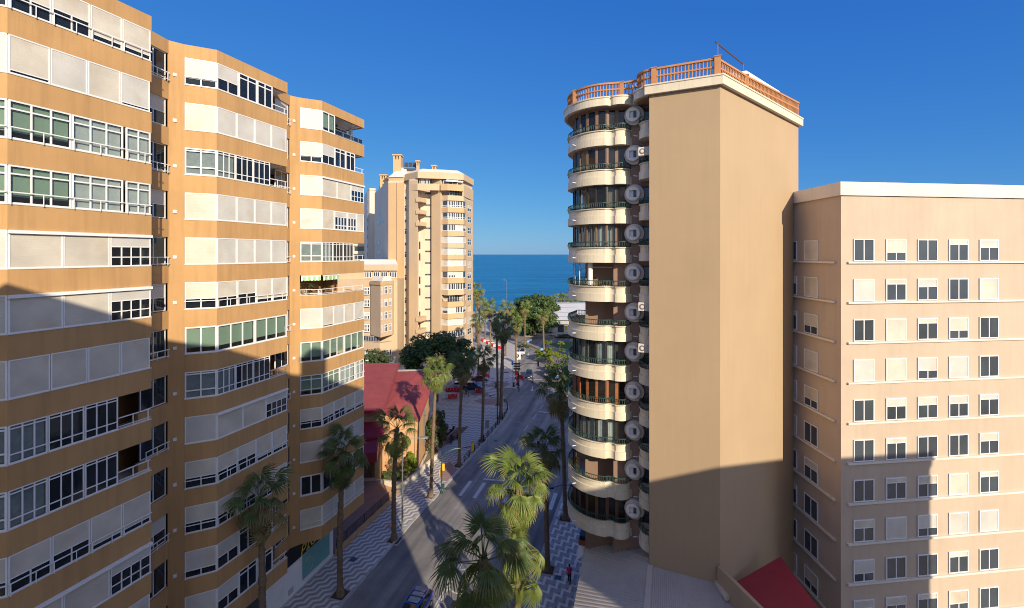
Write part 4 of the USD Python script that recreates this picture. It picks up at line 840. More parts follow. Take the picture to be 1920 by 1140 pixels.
for k in range(3): part('solar_panel', MB().seg(pt(757, 134.5), pt(780, 134.5), .05 + 1.2 * k, 1.1 + 1.2 * k, 56.75, 58.2, -.7, -.6), 'panel_dark', sl, world=True)
# top floor
def bandpoly(line, z0, z1, m, o=(-.06, .5), nm='spandrel', parent=None): return part(nm, MB().poly(strip(line, *o), z0, z1), m, parent or pt2, world=True)
tl = [P1 + [.2, .1], P2, S2 + [-.1, -.6]]
bandpoly([P1, P2 + [0, -.3], S2 + [-.2, -1.0]], 48.9, 50.7, 'peach')
bandpoly([S2 + [.1, -.9], B1 + [0, -1.0], B2 + [.2, -.8]], 48.9, 50.7, 'peach_deep')
for a, b, n in ((.25, .55, 3), (.6, .95, 3)):
    p, q = np.array(P2) + [-.6, .6], S2 + [-.4, .2]; window(pt2, p + (q - p) * a * .6, p + (q - p) * b * .6, 50.75, 52.1, 'glass', n, pane='pane_far', fw=.12)
window(pt2, B1 + [-1.5, .7], B1 + [2.6, .9], 50.7, 52.0, 'glass', 3, pane='pane_far', fw=.12)
part('awning', skin([(*(B1 + [-.5, -1.1]), 51.5), (*(B2 + [.1, -1.0]), 51.5), (*(B2 + [.1, .6]), 52.15), (*(B1 + [-.5, .5]), 52.15)], .1), 'white_paint', pt2, world=True)
bandpoly([B2 + [.3, -.6], B3], 47.5, 50.7, 'peach')
# floors of the balcony front
for k in range(15):
    zt = zt0 - FH * k; zb = zt - 1.88
    if zb < 1.2: break
    line = [Bm, B1, B2 + [0, -.2], pt(873, 132.6)]
    bandpoly([Bm + [0, -.1], B1 + [0, -.3], B2 + [.2, -.4], pt(874, 133.2)], zb - 1.45, zb, 'peach_deep' if k % 4 else 'peach', (-.05, .4))
    bandpoly([pt(874, 133.3), B3], zb - 1.9, zb - .55, 'peach', (-.02, .5))
    L2_ = np.linalg.norm(B3 - pt(874, 133.3)); e_ = (B3 - pt(874, 133.3)) / L2_
    part('wall_pier', MB().seg(pt(874, 133.3), B3, 0, L2_ * .2, zb - .55, zt + .9, -.4, -.003), 'peach', pt2, world=True); part('wall_pier', MB().seg(pt(874, 133.3), B3, L2_ * .72, L2_, zb - .55, zt + .9, -.4, -.003), 'peach', pt2, world=True)
    if k not in (10,): window(pt2, pt(874, 133.3) + e_ * L2_ * .2, pt(874, 133.3) + e_ * L2_ * .72, zb - .55, zt - .5, 'glass', 2, pane='pane_far', fw=.14, shut=[0, .4, 0, 0, 0, 0, 1, .3, 0, 0, 0, 1, 0, 0, 0][k], blind='shutter_cream', trans=.9)
    if k in (0, 9):   # open balcony
        railing(pt2, [Bm, B1, B2], zb, .8, 'panel_dark', r=.03, step=.2, posts=2)
        window(pt2, B1 + [.3, .9], B2 + [-1, 1.1], zb - .8, zt - .2, 'glass', 4, pane='pane_far', fw=.1); continue
    for (p, q, n, cells) in ((Bm, B1, 1, 1), (B1, B2, 4, 2), (B2, pt(873.5, 133.0), 1, 1)):
        for j in range(cells):
            a, b = p + (q - p) * j / cells, p + (q - p) * (j + 1) / cells
            md = rngT.choice(['g', 'g', 's', 'h', 's']) if k not in (4, 5, 6, 11) else 's'
            if k in (1, 2): md = 'g'
            window(pt2, a + (b - a) * .02, b - (b - a) * .02, zb + .02, zt, 'shutter' if md == 's' else 'glass', n, pane='pane_far', fw=.13, shut={'g': 0, 's': 1, 'h': .55}[md], blind='shutter_cream' if md == 's' and n == 1 else 'shutter_white', low=0.55 if k in (1, 2) else 0)
# slit windows, small balconies and the shaft of windows
for k in range(14):
    z = 31 + (HY - (361.5 + 21.75 * k)) * 131 / F
    p, q = pt(796.5, 131.0), pt(808.3, 131.55); L = np.linalg.norm(q - p)
    w = part('slit_window', MB().seg(p, q, 0, L, z - .42, z + .12, -.06, .07), 'concrete', pt2, world=True)
    part('pane', MB().seg(p, q, .1, L * .5 - .05, z - .36, z + .04, .0, .08), 'pane_far', w, world=True); part('pane', MB().seg(p, q, L * .5 + .05, L - .1, z - .36, z + .04, .0, .08), 'pane_far', w, world=True)
    zb = z - 1.6
    p, q = pt(785.2, 130.45), pt(788.4, 130.6); part('side_window', MB().seg(p, q, .05, .46, zb - 1.2, zb + .9, -.02, .06), 'pane_far' if k % 3 else 'shutter_cream', pt2, world=True)
    if k < 3 or k > 9:
        part('small_balcony', MB().poly(Polygon([P2 + [-.5, -.25], P2 + [.9, -.75], pt(799, 129.4), pt(799.5, 131.2), pt(785, 130.5)]), zb - 1.45, zb - .35), 'peach', pt2, world=True)
    p, q = pt(758, 132.35), pt(763.5, 132.2)
    w = part('shaft_window', MB().seg(p, q, .1, .78, z - 1.9, z - .1, -.02, .10), 'white_frame', pt2, world=True); part('pane', MB().seg(p, q, .2, .7, z - 1.8, z - .9, .0, .115), 'pane_far', w, world=True); part('pane', MB().seg(p, q, .2, .7, z - .8, z - .2, .0, .115), 'pane_far' if k % 2 else 'shutter_cream', w, world=True)
# left flank windows
eL = (W0 - WL) / np.linalg.norm(W0 - WL); LL = np.linalg.norm(W0 - WL)
for k in range(12):
    for fr0 in (.30, .62):
        z = 44 - FH * k
        if rngT.random() < .6:
            w = part('flank_window', MB().seg(WL, W0, LL * fr0, LL * fr0 + 2.2, z, z + 1.5, .02, .12), 'concrete', pt2, world=True); part('pane', MB().seg(WL, W0, LL * fr0 + .15, LL * fr0 + 2.05, z + .12, z + 1.38, .05, .13), 'pane_far', w, world=True)
chimney(712.5, 725, 146, 50, 56.6, 'peach_deep', pt2)
part('flank_tower', MB().poly(Polygon([pt(711, 150), pt(727.5, 139), pt(729, 145), pt(712, 156)]), 0, 53.4), 'peach_pale', pt2, world=True)

# ------------------------------------------------------------------ mid-rise wing and blocks further back
mid = thing('midrise_building', 'six storey peach building with a bay front between the ochre block and the peach tower', 'building', (-38, 121, 0))
m0, m1, m2, m3 = pt(640, 121), pt(694, 121.5), pt(713.6, 117.5), pt(736, 122)
part('body', MB().poly(Polygon([pt(600, 124), pt(694, 122.3), pt(745, 123.5), (-31, 131), (-52, 140), (-70, 138)]), 0, 24.2), 'peach', mid, world=True)
zy = lambda y, d=120.5: 31 + (HY - y) * d / F
part('bay', MB().poly(Polygon([m1 + [.1, 2], m1 + [.1, .1], m2, m3, m3 + [0, 2]]), zy(629), zy(527)), 'peach', mid, world=True)
mb = MB(); bp = [m1 + [0, -.1], m2 + [0, -.2], m3 + [.1, -.1]]
mb.add([[*bp[0], zy(533)], [*bp[1], zy(533)], [*(m2 + [.1, 2.4]), zy(518)], [*(m1 + [.7, .9]), zy(518)]], [[0, 1, 2, 3]]).add([[*bp[1], zy(533)], [*bp[2], zy(533)], [*(m3 + [-.8, 1]), zy(518)], [*(m2 + [.1, 2.4]), zy(518)]], [[0, 1, 2, 3]])
part('bay_coping', mb, 'coping_white', mid, world=True); part('bay_frieze', MB().poly(strip(bp, -.02, 1.5), zy(533.5), zy(527) + .0), 'peach_deep', mid, world=True)
part('penthouse', MB().poly(Polygon([pt(630, 124.5), pt(744, 124.5), (-33, 131), (-52, 138)]), 24.2, 26.6), 'peach', mid, world=True)
part('penthouse_frieze', MB().poly(Polygon([pt(670, 123.6), pt(745.5, 123.6), (-33, 131), (-54, 139)]), 26.6, 28.2), 'peach', mid, world=True)
part('penthouse_coping', MB().add([[*pt(670, 123.5), 28.2], [*pt(746, 123.5), 28.2], [*pt(742, 126), 29.6], [*pt(676, 126), 29.6]], [[0, 1, 2, 3]]).poly(Polygon([pt(676, 126), pt(742, 126), (-34, 131), (-54, 139)]), 29.3, 29.6), 'coping_white', mid, world=True)
for x0, x1, n in ((684, 697, 4), (700, 712, 3), (714, 727, 3), (730, 744, 4)): window(mid, pt(x0, 124.4), pt(x1, 124.4), 24.6, 26.3, 'glass', n, pane='pane_far', depth=-.10, fw=.14)
for k in range(4):
    y = 538.5 + 23.4 * k
    window(mid, pt(682.5, 121.9), pt(693.5, 121.9), zy(y + 14, 121.5), zy(y, 121.5), 'glass', 3, pane='pane_far', depth=-.10, fw=.16, trans=.95, shut=.4 if k == 2 else 0)
    e_ = (m3 - m2); 
    for a, b, n in ((.02, .12, 1), (.28, .55, 2), (.68, .9, 2)):
        window(mid, m2 + e_ * a, m2 + e_ * b, zy(y + 12), zy(y - 2), 'glass', n, pane='pane_far', depth=-.10, fw=.14, trans=.7, shut=.35 if (k + n) % 3 == 0 else 0)
window(mid, pt(681, 121.7), pt(711, 120.0), zy(641), zy(630), 'glass', 6, pane='pane_far', depth=-.10, frame='concrete', fw=.16)
part('spandrel', MB().poly(strip([pt(676, 121.6), pt(712, 119.0), pt(736, 121.9)], -.02, 1.0), zy(657), zy(641.5)), 'peach', mid, world=True)
window(mid, pt(684, 121.6), pt(709, 121.4), zy(678), zy(656.5), 'glass', 5, pane='pane_far', depth=-.10, fw=.2, trans=1.0)
window(mid, pt(719, 120.6), pt(734, 121.9), zy(668), zy(652), 'glass', 5, pane='pane_far', depth=-.10, fw=.16)
part('entrance_canopy', skin([(*pt(712, 115), zy(688)), (*pt(738, 116), zy(678)), (*pt(742, 121), zy(668)), (*pt(716, 121), zy(681))], .3), 'coping_white', mid, world=True)
cb = thing('cream_tower', 'cream tower block with a sunlit narrow front behind the peach tower', 'building', (-48, 172, 0))
part('body', MB().poly(Polygon([pt(680, 200), pt(688.5, 172), pt(693, 170), pt(704, 171), pt(709, 195)]), 0, 55.0), 'cream_wall', cb, world=True)
for k in range(14):
    a_, b_ = pt(688.5, 172), pt(693, 170); z = 50 - 3.3 * k
    w = part('window', MB().seg(a_, b_, .2, .8, z, z + 1.4, -.02, .06), 'concrete', cb, world=True); part('pane', MB().seg(a_, b_, .28, .72, z + .1, z + 1.3, .0, .07), 'pane_far', w, world=True)
part('parapet', MB().poly(Polygon([pt(688.2, 172), pt(693, 169.8), pt(704.2, 170.8), pt(705, 174), pt(689, 176)]), 55.0, 55.7), 'cream_wall', cb, world=True)
gb = thing('grey_block', 'shaded grey apartment block glimpsed at the edge of the ochre block', 'building', (-62, 190, 0))
part('body', MB().poly(Polygon([pt(655, 190), pt(688.2, 190), pt(690, 215), pt(655, 215)]), 0, 50), 'peach_pale', gb, world=True)
for k in range(13):
    z = 46 - 3.4 * k; w = part('balcony', MB().seg(pt(655, 190), pt(688.2, 190), 2, 7.0, z - 1.2, z, .0, .8), 'cream_wall', gb, world=True); part('window', MB().seg(pt(655, 190), pt(688.2, 190), 2.2, 6.6, z + .05, z + 1.7, .0, .06), 'pane_far', w, world=True)

# ------------------------------------------------------------------ beach restaurant
rs = thing('beach_restaurant', 'low white beach restaurant under a wide pale roof with dark seams', 'building', (30, 185, 0))
r0, r1 = np.array([13.5, 186]), np.array([40, 180])
part('wall', MB().poly(Polygon([(9.5, 188), (16, 181.5), (42, 178), (46, 205), (12, 208)]), 0, 4.6), 'coping_white', rs, world=True)
part('roof', MB().add([[15.5, 180.8, 5.0], [43, 177.3, 5.0], [43, 200, 9.8], [17.5, 203, 9.6], [9, 188, 4.9], [12.5, 203, 8.2]], [[0, 1, 2], [0, 2, 3], [4, 0, 3], [4, 3, 5]]), 'tent_white', rs, world=True)
for k in range(4):
    f = .18 + k * .25; a = np.array([15.6 + .5 * f, 180.8 + 22 * f, 5.06 + 4.6 * f]); b = np.array([43, 177.3 + 22.7 * f, 5.06 + 4.8 * f])
    part('roof_seam', MB().tube([a, (a + b) / 2 + [0, 0, -.15], b], .09, 4), 'tent_line', rs, world=True)
part('fascia', MB().seg((16, 181), (43, 177.4), 0, 27, 3.4, 4.7, 0, .35), 'paving', rs, world=True)
for x0, x1, m in ((2.2, 4.6, 'pane_far'), (6.5, 10.5, 'panel_dark'), (11.3, 13.6, 'pane_far'), (15, 19, 'panel_dark')):
    part('window', MB().seg((16, 181.5), (42, 178), x0, x1, .2, 3.0, .002, .06), m, rs, world=True)
part('sign_panel', MB().seg((16, 181.5), (42, 178), 5.0, 6.0, 1.2, 2.8, .002, .06), 'signal_yellow', rs, world=True)
pw = thing('promenade_wall', 'low white wall along the seafront in front of the restaurant', 'wall', (14, 176, 0))
part('wall', MB().poly(strip([(4, 178), (9, 174), (20, 170.5), (60, 168)], 0, .4), 0, 1.0), 'coping_white', pw, world=True)
part('base', MB().poly(strip([(4, 178), (9, 174), (20, 170.5), (60, 168)], -.1, 0), 0, .3), 'concrete', pw, world=True)
# ------------------------------------------------------------------ buildings behind the viewer and along the right side, which shade the street
def plain_block(name, label, pg, h, m, bands=True, detail=False):
    t = thing(name, label, 'building', (*pg.centroid.coords[0], 0))
    part('body', MB().poly(pg, 0, h), m, t, world=True); part('parapet', MB().poly(pg.buffer(.15, join_style='mitre').difference(pg.buffer(-.25)), h - .6, h + .4), 'coping_white', t, world=True)
    if bands:
        pts = list(pg.exterior.coords)
        for a, b in zip(pts[:-1], pts[1:]):
            L = math.dist(a, b)
            for z in np.arange(3.4, h - 2.6, 3.0):
                if L > 3:
                    if detail:
                        for x in np.arange(1.0, L - 2.4, 2.7):
                            sh = rngT.choice([0, 0, .35, .6, 1, 1, .2]); window(t, np.array(a) + (np.array(b) - a) / L * x, np.array(a) + (np.array(b) - a) / L * (x + 1.7), z + .1, z + 1.75, 'shutter' if sh == 1 else 'glass', 2, pane='pane_far', shut=sh, blind=rngT.choice(['shutter_white', 'shutter_cream']), depth=-.08, fw=.07)
                        part('ledge', MB().seg(a, b, .5, L - .5, z - .08, z + .06, -.02, .16), 'coping_white', t, world=True); continue
                    w = part('window_band', MB().seg(a, b, 1.0, L - 1.0, z, z + .15, -.02, .12).seg(b, a, 1.0, L - 1.0, z, z + .15, -.02, .12), 'coping_white', t, world=True)
                    mb = MB()
                    for x in np.arange(1.2, L - 2.2, 2.6): mb.seg(a, b, x, x + 1.6, z + .16, z + 1.6, -.03, .03)
                    for x in np.arange(1.2, L - 2.2, 2.6): mb.seg(b, a, x, x + 1.6, z + .16, z + 1.6, -.03, .03)
                    part('panes', mb, 'pane_far', w, world=True)
    return t
plain_block('viewpoint_building', 'apartment building that the picture is taken from', sbox(-12, -14, 14.0, -1.2), 39.7, 'wall_plain')
vb = thing('roof_stair_house', 'stair house on the roof of the building behind', 'building', (4, -2.5, 40))
part('body', MB().box(-.65, .65, -1.0, 1.3, 0, 2.6), 'wall_plain', vb); part('lid', MB().box(-.75, .75, -1.1, 1.4, 2.6, 2.75), 'coping_white', vb)
plain_block('corner_building', 'lower apartment building behind on the right hand corner', Polygon([(24.4, -4.2), (29.0, .5), (36, 1.4), (48, 3), (52, -18), (33.2, -18)]), 30.6, 'wall_plain')
plain_block('neighbour_building', 'apartment building next along beyond the brown tower', Polygon([(24.5, 34), (41, 36), (37.5, 47), (24.5, 50)]), 36, 'wall_plain', detail=True)
plain_block('far_right_block', 'apartment block hidden beyond the brown tower', Polygon([(40, 92), (60, 86), (70, 112), (48, 118)]), 33, 'cream_wall')
# ------------------------------------------------------------------ palms
def fan_leaf(R, pet, nseg, rg, droop=.35, fold=.25, span=2.25 * math.pi / 2 * 1.25, hang=.25):
    """a fan palm leaf: petiole along +x, pleated blade split into drooping fingers; returns vertices, faces, dryness of every vertex"""
    v, f, t = [], [], []
    w = .022
    v += [[0, -w * 1.6, 0], [0, w * 1.6, 0], [0, 0, .03], [pet, -w * .6, 0], [pet, w * .6, 0], [pet, 0, .015]]; t += [0, 0, 0, .3, .3, .3]
    f += [[0, 3, 4], [0, 4, 1], [1, 4, 5], [1, 5, 2], [2, 5, 3], [2, 3, 0]]
    d = span / nseg
    for i in range(nseg):
        th = -span / 2 + d * (i + .5) + rg.uniform(-.15, .15) * d
        Lr = R * (.70 + .30 * math.cos(th * .62)) * rg.uniform(.9, 1.08)
        b = len(v); hg = hang * rg.uniform(.5, 1.5)
        for r, half, pl in ((.04, 0, 0), (.44, d * .50, -1), (.44, 0, 1), (.44, -d * .50, -1), (.78, d * .20, -.4), (.78, -d * .20, -.4), (1.0, 0, 0)):
            rr = r * Lr; a = th + half
            z = -fold * abs(math.sin(th)) * rr * .7 - droop * R * r ** 2.2 + pl * .045 * R * r - (hg * R * (r - .5) ** 1.4 * 1.6 if r > .5 else 0)
            k = 1 - .22 * r * r * (droop + hg)
            v.append([pet + rr * k * math.cos(a), rr * k * math.sin(a), z])
            t.append({.04: 0, .44: .42, .78: .68, 1.0: 1.0}[r] * rg.uniform(.85, 1.1))
        f += [[b, b + 3, b + 2], [b, b + 2, b + 1], [b + 1, b + 2, b + 4], [b + 2, b + 5, b + 4], [b + 2, b + 3, b + 5], [b + 4, b + 5, b + 6]]
    return np.array(v), np.array(f), np.array(t)
_lib = {}
def leaf_shape(kind, i):
    if (kind, i) not in _lib:
        rg = random.Random(100 * kind + i)
        nseg = (28, 18, 12)[kind]
        _lib[kind, i] = fan_leaf(1.0, 1.35 + rg.uniform(-.2, .2), nseg, rg, droop=rg.uniform(.22, .42), fold=rg.uniform(.15, .4), hang=rg.uniform(.2, .5))
    return _lib[kind, i]
def palm(label, x, y, z0, zc, rc, seed, kind=1, nleaf=34, ndead=8, young='palm_sunlit', old='palm_old', tr=.24, lean=(0, 0), skirt=1.0, hangdown=0.0, deadm='palm_dead', tiers=(), group=None, name='fan_palm'):
    rg = random.Random(seed)
    t = thing(name, label, 'palm tree', (x, y, z0), 0, group)
    hgt = zc - z0
    n = 46 if kind == 0 else (30 if kind == 1 else 16); sides = 12 if kind == 0 else (9 if kind == 1 else 7)
    s = np.linspace(0, 1, n); wob = rg.uniform(-.12, .12)
    path = np.stack([lean[0] * s ** 1.5 + wob * np.sin(s * 3.1), lean[1] * s ** 1.5 + wob * .6 * np.sin(s * 4), s * hgt], 1)
    rad = tr * (1.0 - .18 * s) + tr * .75 * np.exp(-s * hgt / .55) + tr * .22 * np.exp(-((s * hgt - hgt * .55) / .25) ** 2) * (kind < 2) + np.array([tr * .10 * ((i * 7) % 3 - 1) for i in range(n)]) * .6
    v, f = MB().tube(path, rad, sides).get()
    part('trunk', (v, f), 'palm_trunk', t, smooth=40)
    # stubs of old leaf bases
    nb = (420, 200, 50)[kind]; mb = MB()
    for i in range(nb):
        u = rg.uniform(.12 if kind == 0 else .3, 1.0) ** .8; a = i * 2.4; p = np.array([np.interp(u, s, path[:, k]) for k in range(3)]); r = np.interp(u, s, rad)
        o = np.array([math.cos(a), math.sin(a), 0]); sd = np.array([-o[1], o[0], 0]); q = .085 if u < .85 else .12
        ln = tr * rg.uniform(.35, .7) * (1 + .8 * (u > .88))
        mb.add([p + o * r * .9 - sd * q, p + o * r * .9 + sd * q, p + o * (r + ln * .5) + np.array([0, 0, ln * .9]), p + o * r * .9 + [0, 0, -q * 1.2]], [[0, 1, 2], [0, 3, 1], [1, 3, 2], [3, 0, 2]])
    tag(part('leaf_bases', mb, 'palm_boot', t), kind='stuff')
    top = path[-1]
    sc = rc / 1.95
    nleaf = int(nleaf * .8)
    extra = [(dz, q) for dz, cnt in tiers for q in range(cnt)]
    for i in range(nleaf + ndead + len(extra)):
        dead = i >= nleaf; tier = extra[i - nleaf - ndead] if i >= nleaf + ndead else None
        u = (i + .5) / nleaf if not dead else 1.0 + (i - nleaf) / max(ndead, 1) * .25
        az = i * 2.39996 + rg.uniform(-.25, .25)
        el = math.radians(80 - 116 * u ** 1.05 + rg.uniform(-15, 15)) if not dead else math.radians(-60 - 18 * rg.random())
        if tier: el = math.radians(-25 - 38 * rg.random())
        lv_, lf, lt = leaf_shape(kind, rg.randrange(8)); lvv = lv_.copy() * sc * rg.uniform(.78, 1.12)
        pet = sc * 1.3
        if dead: lvv = lvv * [.8, .5, 1.0] * .85 * skirt
        # blade bends further down than the stalk
        bend = math.radians(9 + 44 * u + hangdown * 40 * u) * rg.uniform(.75, 1.2) if not dead else math.radians(14)
        xx, zz = lvv[:, 0], lvv[:, 2]; past = np.clip(xx - pet * .55, 0, None); base = np.minimum(xx, pet * .55)
        cb, sb = math.cos(bend), math.sin(bend)
        nx = base + past * cb + zz * sb * (xx > pet * .55); nz = np.where(xx > pet * .55, -past * sb + zz * cb, zz)
        ce, se = math.cos(el), math.sin(el); rollr = rg.uniform(-.5, .5)
        yy = lvv[:, 1] * math.cos(rollr) - nz * 0 ; nz = nz + lvv[:, 1] * math.sin(rollr) * .5
        X = nx * ce - nz * se; Z = nx * se + nz * ce
        ca, sa = math.cos(az), math.sin(az)
        V = np.stack([X * ca - yy * sa, X * sa + yy * ca, Z], 1) + top + np.array([0, 0, -.9 * sc * max(0, u - .35) - (.35 * sc if dead else 0) - (tier[0] if tier else 0)])
        mt = deadm if dead else (young if u < .62 + rg.uniform(-.12, .12) else old)
        part('dead_leaf' if dead else 'leaf', (V, lf), mt, t, attr=lt if not dead else lt * 0 + .6)
    return t
S = dict
# near row on the left pavement
b1 = G(638, 1114, KH); palm('tall dark palm in a square pit nearest the shop with the teal window', b1[0], b1[1], .05, 12.9, 2.35, 21, 0, 40, 10, 'palm_shaded', 'palm_shaded', .25, (.25, 0))
palm('palm crown cut by the left edge in front of the ochre block', -18.3, 33.2, .05, 13.2, 2.3, 22, 1, 36, 12, 'palm_shaded', 'palm_old', .25)
b2 = G(739, 1011, KH); palm('dark palm before the terrace railing, half hiding the wall of the red roofed hall', b2[0], b2[1], .05, 12.1, 2.5, 123, 0, 30, 4, 'palm_shaded', 'palm_sunlit', .25, (.3, 0))
b3 = G(808, 929, KH); palm('tall sunlit palm with pale trunk casting its shadow on the red roof', b3[0], b3[1], .05, 16.0, 2.05, 24, 0, 46, 12, 'palm_sunlit', 'palm_sunlit', .23, (.65, 0))
b4 = G(861, 872, KH); palm('shaded palm with brown trunk beside the bent traffic light arm', b4[0], b4[1], .05, 14.6, 2.15, 25, 1, 40, 14, 'palm_shaded', 'palm_old', .24, (.5, 0))
b5 = G(904, 826, KH); palm('shaded palm next to the small grey sign on the plaza edge', b5[0], b5[1], .05, 13.6, 2.2, 26, 1, 38, 10, 'palm_shaded', 'palm_old', .24, (.3, 0))
b6 = G(939, 785, KH); palm('tall dark palm with the thickest trunk at the tip of the plaza', b6[0], b6[1], .05, 17.3, 2.6, 27, 1, 44, 18, 'palm_shaded', 'palm_shaded', .34, (.5, 0))
b7 = G(934, 759, KH); palm('slim dark palm just behind the thick trunked palm at the plaza tip', b7[0], b7[1], .05, 17.6, 2.3, 28, 1, 38, 14, 'palm_shaded', 'palm_old', .25, (-.3, 0))
# right pavement
palm('big dark palm crown in the foreground above the road', -1.75, 26.0, .05, 13.65, 2.85, 31, 0, 38, 5, 'palm_shaded', 'palm_sunlit', .26, (.1, 0), hangdown=.3)
palm('bright sunlit palm behind the big dark crown with long hanging dry leaves', 0.5, 33.4, .05, 14.0, 2.75, 32, 0, 40, 5, 'palm_sunlit', 'palm_sunlit', .25, (.0, 0), hangdown=.35, skirt=1.5, deadm='palm_sunlit', tiers=((1.7, 9), (3.3, 8)))
rg_ = random.Random(9)
b8 = G(1026, 1066, KH); palm('dark palm in a square pit on the right pavement behind the sunlit palm', b8[0], b8[1], .05, 11.9, 2.3, 33, 0, 40, 10, 'palm_shaded', 'palm_old', .25, (-.3, 0))
b9 = G(1060, 971, KH); palm('tall dark palm half hidden by the rounded cream balconies', b9[0], b9[1], .05, 15.2, 2.6, 34, 1, 40, 14, 'palm_shaded', 'palm_old', .26, (-.6, 0))
# palms further off
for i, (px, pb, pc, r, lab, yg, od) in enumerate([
    (897, 703, 600, 2.5, 'dark palm beside the right corner of the peach tower', 'palm_shaded', 'palm_old'),
    (968, 699, 606, 2.6, 'sunlit palm with golden skirt by the brown direction signs', 'palm_sunlit', 'palm_old'),
    (919, 662, 574, 2.7, 'sunlit palm behind the dark palm at the peach tower corner', 'palm_sunlit', 'palm_old'),
    (948, 668, 580, 3.2, 'wide sunlit palm above the thick trunked palm', 'palm_sunlit', 'palm_old'),
    (899, 650, 556, 2.9, 'tallest sunlit palm at the edge of the peach tower', 'palm_sunlit', 'palm_old'),
    (893, 640, 541, 2.6, 'palm crown peeping past the upper edge of the peach tower', 'palm_sunlit', 'palm_old'),
    (909, 640, 580, 2.4, 'small sunlit palm in front of the sea beside the tallest palm', 'palm_sunlit', 'palm_old'),
    (1020, 659, 592, 2.4, 'slim sunlit palm standing alone on the median near the lawn', 'palm_sunlit', 'palm_old'),
    (984, 652, 576, 2.3, 'slim palm with dry skirt in front of the big dark fig tree', 'palm_sunlit', 'palm_old'),
    (1037, 604, 562, 2.6, 'palm with golden skirt left of the pair on the seafront', 'palm_sunlit', 'palm_old'),
    (1052, 602, 557, 2.8, 'left palm of the seafront pair near the brown tower', 'palm_sunlit', 'palm_old'),
    (1062, 603, 560, 2.6, 'right palm of the seafront pair near the brown tower', 'palm_sunlit', 'palm_old'),
    (1076, 600, 567, 2.6, 'low seafront palm seen through the open corner balcony', 'palm_sunlit', 'palm_old'),
    (1089, 600, 570, 2.6, 'seafront palm beside the wall of the open corner balcony', 'palm_sunlit', 'palm_old')]):
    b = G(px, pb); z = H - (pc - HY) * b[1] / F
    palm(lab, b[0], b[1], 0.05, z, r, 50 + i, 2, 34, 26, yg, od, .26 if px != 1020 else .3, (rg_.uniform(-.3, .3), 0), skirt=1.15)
# date palm with feather leaves on the seafront
def feather_palm(label, x, y, z0, zc, rc, seed):
    rg = random.Random(seed); t = thing('date_palm', label, 'palm tree', (x, y, z0))
    part('trunk', MB().tube([(0, 0, 0), (0, 0, (zc - z0) * .5), (0, 0, zc - z0)], [.35, .28, .3], 8), 'palm_trunk', t, smooth=40)
    for i in range(30):
        az, el = i * 2.4, math.radians(80 - 105 * i / 30); v, f = [], []; n = 9; pts = []
        for k in range(n): 
            u = k / (n - 1); e = el - 1.1 * u; pts.append(pts[-1] + np.array([math.cos(e), 0, math.sin(e)]) * rc * 1.15 / (n - 1) if k else np.zeros(3))
        for k in range(n - 1):
            for sgn in (-1, 1):
                w = rc * .26 * math.sin(math.pi * (.15 + .8 * k / (n - 1))); b = len(v)
                v += [pts[k], pts[k + 1], (pts[k] + pts[k + 1]) / 2 + [rc * .08, sgn * w, -w * .35]]; f.append([b, b + 1, b + 2])
        v = np.array(v); ca, sa = math.cos(az), math.sin(az); v = np.stack([v[:, 0] * ca - v[:, 1] * sa, v[:, 0] * sa + v[:, 1] * ca, v[:, 2] + zc - z0], 1)
        part('leaf', (v, np.array(f)), 'sage_leaf', t, attr=np.zeros(len(v)))
    return t
b = G(1026, 606); feather_palm('grey green date palm with feather leaves on the seafront', b[0], b[1], 0, H - (563 - HY) * b[1] / F, 3.6, 3)
# ------------------------------------------------------------------ leafy trees and shrubs
def foliage(center, rx, ry, rz, nclump, nleaf, leaf, seed, flat=.0, low=-.9):
    """leaves gathered in clumps over an uneven ellipsoid"""
    rs = np.random.RandomState(seed); c = rs.normal(size=(nclump * 3, 3)); c /= np.linalg.norm(c, axis=1, keepdims=True); c = c[c[:, 2] > low][:nclump]
    rad = rs.uniform(.45, 1.08, len(c)) ** .6; c = c * rad[:, None]
    cs = rs.uniform(.16, .34, len(c)); k = rs.randint(0, len(c), nleaf)
    o = rs.normal(size=(nleaf, 3)); o /= np.linalg.norm(o, axis=1, keepdims=True); o *= rs.uniform(.55, 1.0, nleaf)[:, None] ** .5
    p = (c[k] + o * cs[k][:, None] * [1, 1, .75]) * [rx, ry, rz] + center
    nrm = o + [0, 0, .6] + rs.normal(size=(nleaf, 3)) * .5; nrm /= np.linalg.norm(nrm, axis=1, keepdims=True)
    a = np.cross(nrm, rs.normal(size=(nleaf, 3))); a /= np.linalg.norm(a, axis=1, keepdims=True); b = np.cross(nrm, a)
    s = leaf * rs.uniform(.6, 1.35, nleaf)[:, None]
    v = np.stack([p - a * s, p - b * s * .55 + nrm * s * .1, p + a * s, p + b * s * .55 + nrm * s * .1], 1).reshape(-1, 3)
    i = np.arange(nleaf)[:, None] * 4
    return v, np.vstack([i + [0, 1, 2], i + [0, 2, 3]])
